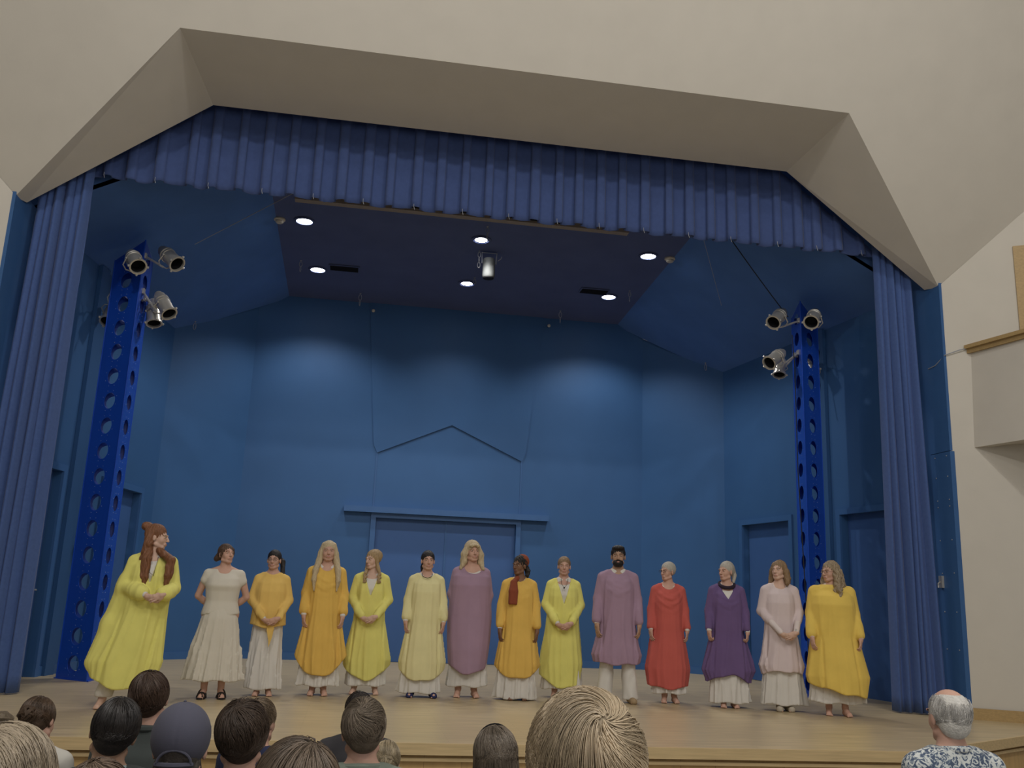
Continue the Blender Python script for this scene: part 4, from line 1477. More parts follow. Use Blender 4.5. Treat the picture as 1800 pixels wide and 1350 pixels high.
def skirt(sp, w0=.17, w1=.26, d1=.16, top=1.02, hem=.10, m=M_WHITE, cx=0, nf=13, amp=.022, seed=4, hemc=0, hems=0, name='skirt', p=2.1):
    bw = sp.get('bw', 1)
    rows = [(hem - .02, w1, d1, d1, cx, .0), ((hem + top) / 2, (w0 * bw + w1) / 2 * .97, (.12 + d1) / 2, (.12 + d1) / 2, cx * .5, 0), (.86, w0 * bw + .008, .128 * bw, .13 * bw, 0, .01), (top, w0 * bw * .86, .108 * bw, .11 * bw, 0, .01)]
    return garment(name, rows, m, sp['obj'], sp['S'], np.array(sp['off']) * np.array((.7, .7, 0)), hem=hem, hemc=hemc, hems=hems, top=top, folds=(amp, nf, seed), cell=.012, p=p, pleat_top=.08)

def kaftan(sp, m, wing=.30, hem=.22, hemc=2.0, hems=0, arms=.8, wtop=.0, neck=((0, -.055, 1.43), (.085, .10, .075)), vneck=None, swag=.0, folds=(.013, 8, 1), side=.180, cx=0, name='kaftan', label=None, r=(.060, .060, .055), p=2.3, front=1.0, low=.40, extra=None, cutf=None, top=1.425, panel=(.165, .92)):
    """loose silk over-dress whose sleeves merge with the cape-like sides"""
    bw = sp.get('bw', 1)
    sd = side * (1 + (bw - 1) * .9)
    F = front * (.6 + .4 * bw)
    rows = [(hem - .06, wing * .86, .215 * F, .14, cx, .02), (low, wing, .205 * F, .13, cx * .8, .02), (.62, (wing + sd) / 2 + .01, .19 * F, .125, cx * .5, .02), (.85, sd + .015, .165 * F, .125, cx * .2, .018), (1.05, sd, .155 * F, .12, 0, .012), (1.20, sd * .97, .160 * F, .122, 0, .012), (1.30, sd * .92, .130 * F, .115, 0, .014), (1.36, sd * .76, .088 + .02 * (bw > 1.2), .09, 0, .018), (1.40, max(sd * .5, .105), .078 + .03 * (bw > 1.2), .076, 0, .018), (1.44, .088, .066, .066, 0, .016)]
    sl_ = arm_sleeves(sp['W'], sp['S'], sp['sh'], *r, t=arms) + [((s * .05, .02, 1.402), (s * sp['sh'] * .95, .02, 1.346), .053, .056) for s in (-1, 1)]
    return garment(name, rows, m, sp['obj'], sp['S'], sp['off'], sl_, hem=hem, hemc=hemc, hems=hems, top=top, neck=neck, vneck=vneck, folds=folds, swag=swag, k=.018, p=p, pleat_top=.28, panel=panel, extra=extra, cutf=cutf, label=label, cell=.0105)

H_AUBURN = hair_mat('hair_auburn', (.20, .085, .040))
H_BROWN = hair_mat('hair_brown', (.085, .048, .03))
H_BLACK = hair_mat('hair_black', (.018, .014, .013))
H_PALEBL = hair_mat('hair_pale_blond', (.50, .40, .25), .15)
H_BLOND = hair_mat('hair_blond', (.36, .25, .13), .2)
H_SILVER = hair_mat('hair_silver', (.42, .39, .34), .15)
H_LBROWN = hair_mat('hair_light_brown', (.24, .155, .085), .25)
H_ASH = hair_mat('hair_ash_blond', (.30, .23, .15), .35)

# 1 ---- woman at the left end, turned to the others
a = person(dict(h=1.70, at=(-3.52, 9.62), pose='clasp', hz=1.00, hc=.07, yaw=72, pitch=4, skin=SK_PALE, turn=0, lean=(.04, -.02, 0), feet=((-.26, .02), (.04, -.05)), brow=M_BROWL, bw=1.05,
    label='person in a lime yellow robe, turned right, with long auburn hair'))
undershirt(a)
def pants(sp, m, w=.085, hem=.08, flare=.01, name='trousers'):
    S, fe, bw = sp['S'], sp['feetp'], sp.get('bw', 1)
    v = Vol(axis(-.5, .5, .012), axis(-.25, .25, .012), axis(0, 1.1 * S, .014))
    v.ell((0, .015, .93 * S), (.165 * bw * S, .115 * bw * S, .12 * S), .03)
    for s, (ax, ay) in zip((-1, 1), fe):
        kx = (s * .085 + ax) / 2
        v.cap(np.array((s * .088, .015, .88)) * S, np.array((kx, ay * .5, .48)) * S, .100 * bw * S, .075 * S, .03)
        v.cap(np.array((kx, ay * .5, .48)) * S, np.array((ax, ay, .05)) * S, .072 * S, (w + flare) * S * .85, .02)
    X, Y, Z = v.grid((slice(None),) * 3)
    v.F = v.F - (.006 * np.sin(X * 60 + 2 * np.sin(Z * 9)) * np.sin(Z * 14 + Y * 20)).astype(np.float32)
    v.func(lambda X, Y, Z: hem * S - Z + 0 * X + 0 * Y, (-9, -9, -9), (9, 9, 9), 0, 'max')
    return solid(name, v, m, sp['obj'])
pants(a, M_WHITE, hem=.10)
M_LIME = cloth('lime_silk', (.74, .70, .20))
def p1x(v, S):
    lock(v, [np.array((-.19, .02, 1.15)) * S, np.array((-.28, .03, .75)) * S, np.array((-.37, .03, .40)) * S], [.06, .08, .09], S, .06)
kaftan(a, M_LIME, wing=.32, hem=.17, hemc=.9, hems=-.10, arms=.82, cx=-.12, vneck=(1.12, 5, .07), folds=(.017, 7, 21), side=.20, low=.42, r=(.068, .070, .078), extra=p1x, label='sheer lime yellow robe')
def hx(v, h, S):
    for s in (-1, 1):
        lock(v, [h((s * .045, .06, 1.60)), h((s * .075, .05, 1.50)), h((s * .07 + .0, .07, 1.42))], [.045, .042, .035], S)
    for (x0, yy, e) in ((-.115, -.125, 1.10), (-.085, -.14, 1.08), (.105, -.155, 1.12), (.125, -.13, 1.15), (-.14, -.06, 1.14)):
        b = np.array((x0 + .09, yy, 1.36))
        lock(v, [h((x0 * .3, .05, 1.50)), b * S, (b * .4 + np.array((x0 + .08, yy - .015, e)) * .6) * S, np.array((x0 + .075, yy - .0, e - .02)) * S], [.035, .030, .030, .014], S)
    v.ell(h((0, .12, 1.665)), h.r((.05, .045, .04)), .015)
hair('hair', a['head'], H_AUBURN, a['obj'], 'wavy', hx, drop=.36, face_w=.95)
MB().tube([np.array((-.03, -.10, 1.40)) + a['off'], np.array((-.01, -.155, 1.25)) + a['off'], np.array((.03, -.155, 1.22)) + a['off'], np.array((.05, -.10, 1.40)) + a['off']], .003, 5).build('necklace', M_METAL, a['obj'])

# 2 ---- cream top and long skirt, hands behind the back
a = person(dict(h=1.59, at=(-2.93, 10.62), pose='behind', yaw=28, pitch=-8, skin=SK_PINK, turn=0, bw=1.27, feet=((-.09, -.02), (.09, .0)),
    label='person in a cream short sleeved top and long cream skirt, hands behind back, black sandals'))
undershirt(a, M_CREAM, sleeves=False, name='blouse', neck=((0, -.07, 1.43), (.085, .11, .075)), hem=.90, top=1.405)
skirt(a, w0=.155, w1=.335, d1=.20, top=.99, hem=.19, m=M_CREAM, nf=15, amp=.020, seed=7, cx=-.01)
def hx(v, h, S):
    lock(v, [h((-.03, .10, 1.56)), h((-.05, .13, 1.54))], [.045, .035], S)
    lock(v, [h((-.065, -.03, 1.62)), h((-.08, -.02, 1.55))], [.018, .010], S)
    lock(v, [h((.065, -.03, 1.62)), h((.078, -.02, 1.56))], [.018, .010], S)
hair('hair', a['head'], H_BROWN, a['obj'], 'wavy', hx)
sandals(a['S'], a['feetp'], M_BLACKL, a['obj'])

# 3 ---- glasses, golden blouse
M_GOLD = cloth('golden_silk', (.74, .50, .15))
a = person(dict(h=1.56, at=(-2.45, 10.98), pose='clasp', hz=.85, hc=.03, yaw=-12, skin=SK_PINK, turn=0, feet=((-.055, 0), (.065, .0)),
    label='person in a short golden yellow blouse and white skirt, glasses, black ponytail'))
undershirt(a)
skirt(a, w0=.165, w1=.235, d1=.15, top=1.02, hem=.075, nf=9, amp=.02, seed=12)
kaftan(a, M_GOLD, wing=.215, hem=.78, hemc=.6, arms=.93, low=.80, side=.195, neck=((0, -.05, 1.455), (.09, .10, .055)), folds=(.008, 7, 5), r=(.060, .058, .045), name='blouse', panel=None)
g = MB()
sv = Vol(axis(-.05, .12, .008), axis(-.26, -.08, .008), axis(.45, .92, .010))
sh_ = [(.005, .80), (.060, .80), (.072, .72), (.060, .63), (.030, .52), (.020, .60), (-.005, .70)]
MB().prism([(x_, -.185 - .012 * math.sin(i_ * 2.2), z_) for i_, (x_, z_) in enumerate(sh_)], (0, .012, 0)).build('scarf_end', M_GOLD, a['obj'])
def hx(v, h, S):
    lock(v, [h((.03, .10, 1.60)), h((.085, .11, 1.56)), np.array((.115, .02, 1.40)) * S, np.array((.135, -.03, 1.30)) * S], [.03, .030, .026, .018], S)
hair('hair', a['head'], H_BLACK, a['obj'], 'straight', hx, drop=.10)
glasses(a['head'], a['obj'])

# 4 ---- deep golden kaftan, very long pale hair
M_ORANGE = cloth('amber_silk', (.72, .46, .11))
a = person(dict(h=1.70, at=(-1.86, 11.15), pose='side', hx=.215, hz=.86, yaw=2, skin=SK_PINK, turn=0, feet=((-.055, 0), (.06, -.01)), face=1.1, bw=1.05, brow=M_BROWL,
    label='person in an amber kaftan with very long straight pale blond hair, barefoot'))
undershirt(a)
skirt(a, w1=.245, hem=.10, nf=9, seed=5)
kaftan(a, M_ORANGE, wing=.30, hem=.21, hemc=2.4, swag=.006, arms=.80, folds=(.015, 7, 2), neck=((0, -.06, 1.43), (.08, .10, .08)), r=(.062, .060, .056))
def hx(v, h, S):
    for s in (-1, 1):
        lock(v, [h((s * .05, .0, 1.64)), h((s * .080, .0, 1.55)), h((s * .098, -.01, 1.46)), np.array((s * .125, -.075, 1.35)) * S, np.array((s * .135, -.125, 1.24)) * S, np.array((s * .125, -.13, 1.13)) * S], [.035, .036, .036, .032, .026, .010], S)
        lock(v, [h((s * .04, .07, 1.58)), h((s * .075, .06, 1.48)), np.array((s * .09, .05, 1.36)) * S], [.05, .05, .03], S)
hair('hair', a['head'], H_PALEBL, a['obj'], 'straight', hx, drop=.36)

# 5 ---- lime kaftan with braids, looking left
M_LIME2 = cloth('yellow_green_silk', (.72, .67, .20))
a = person(dict(h=1.63, at=(-1.335, 11.38), pose='clasp', hz=.86, yaw=-40, pitch=3, skin=SK_PALE, turn=-2, feet=((-.12, 0), (.12, 0)), brow=M_BROWL,
    label='person in a yellow kaftan with two blond braids, hands folded, looking left'))
undershirt(a)
skirt(a, w1=.25, hem=.10, nf=8, seed=8)
kaftan(a, M_LIME2, wing=.29, hem=.17, hemc=2.2, vneck=(1.13, 3.2, .10), arms=.93, folds=(.015, 7, 4), r=(.062, .060, .050))
def hx(v, h, S):
    for s in (-1, 1):
        pts = [h((s * .06, -.01, 1.60)), h((s * .072, -.0, 1.52))]
        for i in range(9):
            pts.append(np.array((s * .085 + .008 * (-1) ** i, -.09 - .004 * i * (i < 6), 1.40 - .022 * i)) * S)
        lock(v, pts, [.025, .024] + [.019, .014] * 4 + [.010], S, .003)
    v.ell(h((0, .07, 1.62)), h.r((.075, .06, .075)), .02)
hair('hair', a['head'], H_BLOND, a['obj'], 'wavy', hx, drop=.14)

# 6 ---- pale yellow kaftan, dark hair tied back
M_PALEY = cloth('pale_yellow_silk', (.73, .67, .36))
a = person(dict(h=1.64, at=(-.70, 11.18), pose='side', hx=.225, hz=.86, yaw=8, skin=SK_PINK, turn=0, feet=((-.11, 0), (.13, 0)),
    label='person in a pale yellow kaftan, dark hair pulled back, blue shoes'))
undershirt(a)
skirt(a, w1=.265, hem=.05, nf=9, seed=3, cx=.0)
kaftan(a, M_PALEY, wing=.28, hem=.19, hemc=1.6, arms=.80, folds=(.012, 7, 14), cx=-.01, neck=((0, -.055, 1.45), (.10, .11, .075)), side=.185)
def hx(v, h, S):
    lock(v, [h((-.02, .10, 1.58)), h((-.04, .12, 1.50)), h((-.05, .09, 1.44))], [.03, .028, .02], S)
hair('hair', a['head'], H_BLACK, a['obj'], 'straight', hx, drop=.04)
shoes(a['S'], a['feetp'], mat('navy_shoe', (.02, .026, .09), .7), a['obj'], 'shoe', open_toe=1)
g = MB()
pts = [np.array((.062 * math.sin(t), -.03 - .065 * math.cos(t) * 1.1, 1.415 - .05 * math.cos(t))) * a['S'] for t in np.linspace(-2.2, 2.2, 15)]
g.tube(pts, .0035, 6).build('necklace', M_BLACKL, a['obj'])

# 7 ---- mauve, long wavy pale hair
M_MAUVE = cloth('mauve_silk', (.35, .235, .315))
a = person(dict(h=1.78, at=(-.16, 11.30), pose='side', hx=.135, hz=.88, yaw=18, pitch=-4, skin=SK_PINK, turn=2, feet=((-.09, 0), (.085, 0)), brow=M_BROWL,
    label='person in a smooth mauve over-dress covering both arms, long wavy pale hair and fringe'))
undershirt(a, t=.1, neck=((0, -.05, 1.44), (.09, .11, .09)))
skirt(a, w1=.24, hem=.115, nf=8, seed=9)
kaftan(a, M_MAUVE, wing=.235, hem=.255, hemc=1.7, arms=1.0, front=1.15, panel=None, folds=(.007, 5, 6), side=.235, neck=((.02, -.06, 1.43), (.115, .12, .105)), r=(.060, .055, .05), p=2.1, low=.5)
def hx(v, h, S):
    v.ell(h((0, .02, 1.62)), h.r((.088, .10, .092)), .01, R=h.R)
    v.ell(h((0, -.075, 1.632)), h.r((.062, .028, .026)), .01, R=h.R)
    for s in (-1, 1):
        lock(v, [h((s * .062, .0, 1.62)), h((s * .095, .0, 1.54)), h((s * .10, .0, 1.46)), np.array((s * .125, -.04, 1.385)) * S], [.035, .040, .036, .018], S)
        lock(v, [h((s * .045, .08, 1.58)), h((s * .07, .07, 1.47)), h((s * .08, .05, 1.40))], [.05, .05, .035], S)
hair('hair', a['head'], H_PALEBL, a['obj'], 'wavy', hx, drop=.14, face_w=.9)

# 8 ---- amber kaftan and rust headscarf
a = person(dict(h=1.63, at=(.40, 11.12), pose='side', hx=.225, hz=.80, yaw=-36, pitch=2, skin=SK_BROWN, turn=0, feet=((-.06, 0), (.08, 0)),
    label='person in an amber kaftan with a rust headscarf draped over one shoulder, looking left'))
undershirt(a)
skirt(a, w1=.265, hem=.015, nf=10, seed=13, cx=-.01)
kaftan(a, M_ORANGE, wing=.28, hem=.25, hemc=1.7, swag=.003, arms=.78, folds=(.012, 7, 8), neck=((0, -.055, 1.44), (.075, .10, .06)), r=(.060, .060, .060))
def hx(v, h, S):
    lock(v, [h((.02, .09, 1.57)), h((.06, .09, 1.50)), h((.06, .07, 1.43))], [.03, .03, .02], S)
hair('hair', a['head'], H_BLACK, a['obj'], 'curly', hx, drop=.04)
M_RUST = cloth('rust_scarf', (.24, .065, .035))
hv = Vol(axis(-.2, .2, .0075), axis(-.25, .2, .0075), axis(1.02, 1.74, .0075))
h = a['head']
hv.ell(h((0, .055, 1.622)), h.r((.088, .085, .090)), 0, R=h.R)
hv.ell(h((0, -.09, 1.56)), h.r((.10, .075, .13)), .005, 'sub', h.R)
lock(hv, [np.array((-.03, -.03, 1.42)) * a['S'], np.array((-.085, -.09, 1.36)) * a['S']], [.03, .035], a['S'])
lock(hv, [np.array((-.085, -.10, 1.36)) * a['S'], np.array((-.10, -.135, 1.26)) * a['S'], np.array((-.105, -.14, 1.12)) * a['S']], [.035, .04, .035], a['S'])
lock(hv, [np.array((-.065, -.10, 1.36)) * a['S'], np.array((-.06, -.14, 1.26)) * a['S'], np.array((-.06, -.145, 1.12)) * a['S']], [.03, .035, .03], a['S'])
hv.func(lambda X, Y, Z: 1.07 - Z + 0 * X + 0 * Y, (-9, -9, 0), (9, 9, 1.2), 0, 'max')
solid('headscarf', hv, M_RUST, a['obj'], label='rust brown headscarf')

# 9 ---- lime kaftan, hair tied back, hands folded
a = person(dict(h=1.66, at=(1.02, 11.50), pose='clasp', hz=.84, hc=.0, yaw=3, skin=SK_PINK, turn=0, feet=((-.08, 0), (.08, 0)), brow=M_BROWL,
    label='person in a lime yellow kaftan, light brown hair tied back, necklace, hands folded'))
undershirt(a, neck=((0, -.05, 1.47), (.07, .10, .05)))
skirt(a, w1=.26, hem=.10, nf=9, seed=10)
kaftan(a, M_LIME, wing=.275, hem=.12, hemc=1.6, hems=-.12, vneck=(1.10, 3.6, .095), arms=.86, panel=None, folds=(.013, 7, 31), cx=-.015, r=(.060, .060, .056), side=.20)
hair('hair', a['head'], H_LBROWN, a['obj'], 'straight', None, top=.98)
g = MB()
g.tube([np.array((-.04, -.07, 1.40)) * 1, np.array((-.035, -.125, 1.33)), np.array((0, -.14, 1.29)), np.array((.03, -.125, 1.33)), np.array((.045, -.07, 1.40))], .003, 5)
g.sphere((-.005, -.143, 1.29), .012, 8)
g.build('necklace', M_METAL, a['obj'])

# 10 --- bearded man in mauve
a = person(dict(h=1.80, at=(1.60, 11.10), pose='side', hx=.235, hz=.83, yaw=0, skin=SK_TAN, turn=0, male=True, feet=((-.135, 0), (.145, -.03)),
    label='person with dark beard in a mauve tunic and white trousers, tan shoes'))
undershirt(a, neck=((0, -.05, 1.47), (.075, .10, .05)))
pants(a, M_WHITE, hem=.035, flare=.02)
kaftan(a, M_MAUVE, wing=.285, hem=.40, hemc=.3, swag=.004, arms=.86, folds=(.013, 7, 12), neck=((0, -.06, 1.45), (.09, .11, .075)), low=.50, side=.19, r=(.062, .060, .056), name='tunic')
def hx(v, h, S):
    v.ell(h((0, -.01, 1.662)), h.r((.068, .082, .034)), .012)
hair('hair', a['head'], H_BLACK, a['obj'], 'wavy', hx, top=.98)
bv = Vol(axis(-.12, .12, .005), axis(-.16, .10, .005), axis(1.50, 1.75, .005))
h = a['head']
bv.ell(h((0, -.040, 1.495)), h.r((.060, .066, .052)), 0, R=h.R)
bv.ell(h((0, -.094, 1.524)), h.r((.028, .012, .006)), .003, R=h.R)
bv.ell(h((0, -.103, 1.5085)), h.r((.021, .02, .0085)), .002, 'sub', h.R)
bv.ell(h((0, -.055, 1.560)), h.r((.060, .07, .036)), .004, 'sub', h.R)
bv.ell(h((0, -.02, 1.46)), h.r((.045, .045, .04)), .004, 'sub', h.R)
solid('beard', bv, H_BLACK, a['obj'])
shoes(a['S'], a['feetp'], mat('tan_shoe', (.36, .26, .15), .8), a['obj'])

# 11 --- red kaftan, short grey hair, glasses
M_RED = cloth('red_silk', (.52, .115, .095))
a = person(dict(h=1.64, at=(2.26, 11.18), pose='side', hx=.225, hz=.86, yaw=-40, pitch=2, skin=SK_PINK, turn=0, feet=((-.045, 0), (.07, 0)), brow=M_BROWL,
    label='person in a red kaftan with short grey hair and glasses, barefoot'))
undershirt(a, neck=((0, -.05, 1.45), (.08, .11, .07)))
skirt(a, w1=.225, hem=.11, nf=9, seed=2)
kaftan(a, M_RED, wing=.275, hem=.17, hemc=.6, swag=.009, arms=.84, panel=None, folds=(.013, 8, 17), neck=((0, -.065, 1.44), (.09, .11, .09)), r=(.060, .058, .050))
hair('hair', a['head'], H_SILVER, a['obj'], 'wavy', None, top=.97)
glasses(a['head'], a['obj'])

# 12 --- purple kaftan, silver hair
M_PURPLE = cloth('purple_silk', (.145, .094, .215))
a = person(dict(h=1.66, at=(2.86, 10.80), pose='side', hx=.225, hz=.87, curl=1.35, yaw=-38, skin=SK_PINK, turn=0, feet=((-.05, 0), (.06, 0)), brow=M_BROWL, bw=1.02,
    label='person in a dark purple kaftan with black collar, silver hair tied back, fists closed'))
undershirt(a)
skirt(a, w1=.255, hem=.055, nf=8, seed=15)
kaftan(a, M_PURPLE, wing=.31, hem=.37, hemc=-1.6, swag=.005, arms=.86, folds=(.014, 8, 19), neck=((0, -.065, 1.44), (.10, .11, .09)), vneck=(1.24, 1.6, .06), r=(.060, .058, .048), low=.42)
g = MB()
g.tube([np.array((.088 * math.sin(t), .0 - .085 * math.cos(t), 1.415 - .038 * math.cos(t))) * a['S'] for t in np.linspace(-2.3, 2.3, 17)], .021, 8).build('collar', mat('dark_collar', (.03, .02, .035), .9), a['obj'], smooth=True)
def hx(v, h, S):
    lock(v, [h((.01, .10, 1.60)), h((.03, .12, 1.53)), h((.05, .08, 1.44))], [.04, .03, .015], S)
hair('hair', a['head'], H_SILVER, a['obj'], 'straight', hx, drop=.05)

# 13 --- white dress under sheer pale pink tunic
M_PINKW = cloth('pale_pink_silk', (.64, .54, .54), .03)
M_PALEW = cloth('pink_white_cloth', (.68, .60, .58), .02)
a = person(dict(h=1.69, at=(3.42, 10.56), pose='clasp', hz=.83, hc=.05, yaw=-25, pitch=-3, skin=SK_PALE, turn=0, feet=((-.03, 0), (.06, .03)), brow=M_BROWL,
    label='person in a sheer pale pink tunic over white, shoulder length light brown hair'))
undershirt(a, M_PALEW, name='shirt', neck=((0, -.055, 1.45), (.075, .11, .075)))
skirt(a, w1=.265, d1=.16, hem=.07, nf=8, seed=11, amp=.018)
kaftan(a, M_PINKW, wing=.265, hem=.44, hemc=-.8, arms=.42, folds=(.010, 7, 23), neck=((0, -.055, 1.45), (.095, .11, .09)), r=(.064, .056, .05), low=.50, side=.175, name='tunic')
def hx(v, h, S):
    for s in (-1, 1):
        lock(v, [h((s * .055, .0, 1.64)), h((s * .082, .01, 1.56)), h((s * .098, .02, 1.48)), h((s * .105, -.005, 1.42))], [.03, .036, .036, .022], S)
        lock(v, [h((s * .045, .08, 1.56)), h((s * .06, .08, 1.45))], [.05, .045], S)
hair('hair', a['head'], H_LBROWN, a['obj'], 'wavy', hx, drop=.08)
shoes(a['S'], a['feetp'], mat('cream_shoe', (.45, .40, .32), .8), a['obj'])
g = MB()
w = np.array(a['W'][1][1]) * a['S']
MB().lathe([(.034, -.012), (.036, 0), (.034, .012)], 14, tuple(w + np.array((.015, .01, .02))), (.7, -.2, .45)).build('bracelet', M_ALU, a['obj'])

# 14 --- broad yellow kaftan at the right end
M_YEL = cloth('sunflower_silk', (.74, .53, .12))
a = person(dict(h=1.69, at=(3.90, 10.22), pose='side', hx=.262, hz=.84, yaw=-44, pitch=3, skin=SK_PINK, turn=0, bw=1.28, feet=((-.075, .02), (.09, -.03)), brow=M_BROWL, face=1.12,
    label='person in a broad sunflower yellow kaftan, wavy ash blond hair and glasses'))
undershirt(a)
skirt(a, w1=.305, d1=.19, hem=.135, nf=9, seed=14, w0=.16)
kaftan(a, M_YEL, wing=.355, hem=.26, hemc=.2, hems=-.20, arms=.86, folds=(.013, 6, 29), neck=None, r=(.085, .078, .062), low=.42, side=.20, cx=.035, front=1.32)
def hx(v, h, S):
    for s in (-1, 1):
        lock(v, [h((s * .055, .0, 1.64)), h((s * .085, .01, 1.55)), h((s * .10, .0, 1.46)), h((s * .11, -.03, 1.38)), h((s * .10, -.05, 1.31))], [.03, .038, .040, .034, .016], S)
        lock(v, [h((s * .045, .08, 1.56)), h((s * .07, .08, 1.42)), h((s * .07, .05, 1.36))], [.05, .05, .03], S)
    lock(v, [h((.07, .0, 1.55)), np.array((.06, -.14, 1.36)) * S, np.array((.07, -.16, 1.26)) * S], [.03, .032, .014], S)
hair('hair', a['head'], H_ASH, a['obj'], 'curly', hx, drop=.22)
glasses(a['head'], a['obj'])
# ================================================================ audience, seen from behind
def strand_mesh(paths, r0, seed, tip=.35):
    """paths (n, steps, 3) -> triangular tubes with a random tone per strand"""
    n, m, _ = paths.shape
    T = np.gradient(paths, axis=1)
    T /= np.linalg.norm(T, axis=2, keepdims=True) + 1e-9
    ref = np.array((.3, .2, .93))
    U = np.cross(T, ref); U /= np.linalg.norm(U, axis=2, keepdims=True) + 1e-9
    Wv = np.cross(T, U)
    rr = np.random.default_rng(seed)
    rad = r0 * (.6 + .8 * rr.random((n, 1, 1))) * np.linspace(1, tip, m)[None, :, None]
    ring = []
    for k in range(3):
        a = 2 * math.pi * k / 3
        ring.append(paths + (U * math.cos(a) + Wv * math.sin(a)) * rad)
    V = np.stack(ring, 2).reshape(-1, 3)
    idx = np.arange(n * m * 3).reshape(n, m, 3)
    Q = []
    for k in range(3):
        j = (k + 1) % 3
        Q.append(np.stack([idx[:, :-1, k], idx[:, :-1, j], idx[:, 1:, j], idx[:, 1:, k]], -1).reshape(-1, 4))
    q = paths[:, 0] * 62
    lump = np.sin(q[:, 0] + 1.3 * np.sin(q[:, 2])) * np.sin(q[:, 1] * .8 + q[:, 2] * .7 + seed)
    tone = np.repeat(.92 + .24 * lump + .42 * (rr.random(n) - .5), m * 3)
    return V, np.concatenate(Q), tone

def scalp_strands(n, h, whorl, L, steps, seed, swirl=.5, lift=(.004, .012), zmin=-.45, grav=.6, clump=14, long_=False, part=None, wave=0, ymax=.35, radii=(.080, .099, .093), c0=(0, .024, 1.600), clumpf=.6, messy=.08, zmax=2):
    """hair that leaves the whorl, follows the skull and then falls; head-local unit sphere, +y is the back"""
    rr = np.random.default_rng(seed)
    u = []
    while len(u) < n:
        p = rr.normal(size=3); p /= np.linalg.norm(p)
        if p[2] < zmin or p[2] > zmax or (p[1] < -ymax and p[2] < .45):
            continue
        u.append(p)
    u = np.array(u)
    wv = np.array(whorl, float); wv /= np.linalg.norm(wv)
    seeds = rr.normal(size=(clump * 6, 3)); seeds /= np.linalg.norm(seeds, axis=1, keepdims=True)
    near = np.argmax(u @ seeds.T, axis=1)
    coff = rr.normal(size=(len(seeds), 3)) * .35
    radii = np.array(radii); c0 = np.array(c0)
    pos = u.copy()
    out = []
    free = np.zeros(n, bool)
    cur = None
    Ls = L * (.7 + .5 * rr.random(n))
    hang = np.zeros((n, 3))
    for s in range(steps):
        t = s / (steps - 1)
        li = 1 + (lift[0] + (lift[1] - lift[0]) * np.sin(t * 2.6) * (.5 + rr.random() * .2)) / .09
        P = c0 + pos * radii * (li + .012 * (near % 5)[:, None])
        P = np.where(free[:, None], hang, P)
        out.append(P.copy())
        d = pos - (pos @ wv)[:, None] * wv
        if part is not None:       # parting line in the y-z plane: hair leaves sideways from x = part
            d = np.stack([np.sign(pos[:, 0] - part) * (1.2 - np.abs(pos[:, 0])), .25 * pos[:, 1], -.25 - np.abs(pos[:, 0])], 1)
        d /= np.linalg.norm(d, axis=1, keepdims=True) + 1e-6
        sw = np.cross(pos, d)
        d = d + sw * swirl * (1 - .5 * t)
        d[:, 2] -= grav * (.4 + t)
        d += coff[near] * clumpf
        d += rr.normal(size=(n, 3)) * messy
        d -= (d * pos).sum(1)[:, None] * pos
        d /= np.linalg.norm(d, axis=1, keepdims=True) + 1e-6
        step = (Ls / (steps - 1))[:, None]
        newp = pos + d * step / .09
        newp /= np.linalg.norm(newp, axis=1, keepdims=True)
        go = (newp[:, 2] < -.35) & long_ | free
        newhang = np.where(free[:, None], hang, P) + np.array((0, .003, -1.)) * step + coff[near] * step * .12
        if wave:
            newhang[:, 0] += wave * np.sin(s * 1.7 + near * 1.3)
            newhang[:, 1] += wave * np.cos(s * 1.7 + near * 2.1)
        hang = np.where(go[:, None], newhang, hang)
        free = go if long_ else free
        pos = np.where(free[:, None], pos, newp)
    A = np.stack(out, 1)
    # to figure space
    sh = A.shape
    Lc = (A.reshape(-1, 3) - HP) * h.hs
    Wp = (Lc @ h.R.T + HP) * h.S + h.off
    return Wp.reshape(sh)

def strand_mat(name, c, rough=.42):
    return mat(name, c, rough, var=.12, vscale=14, attr=True, spec=.4)

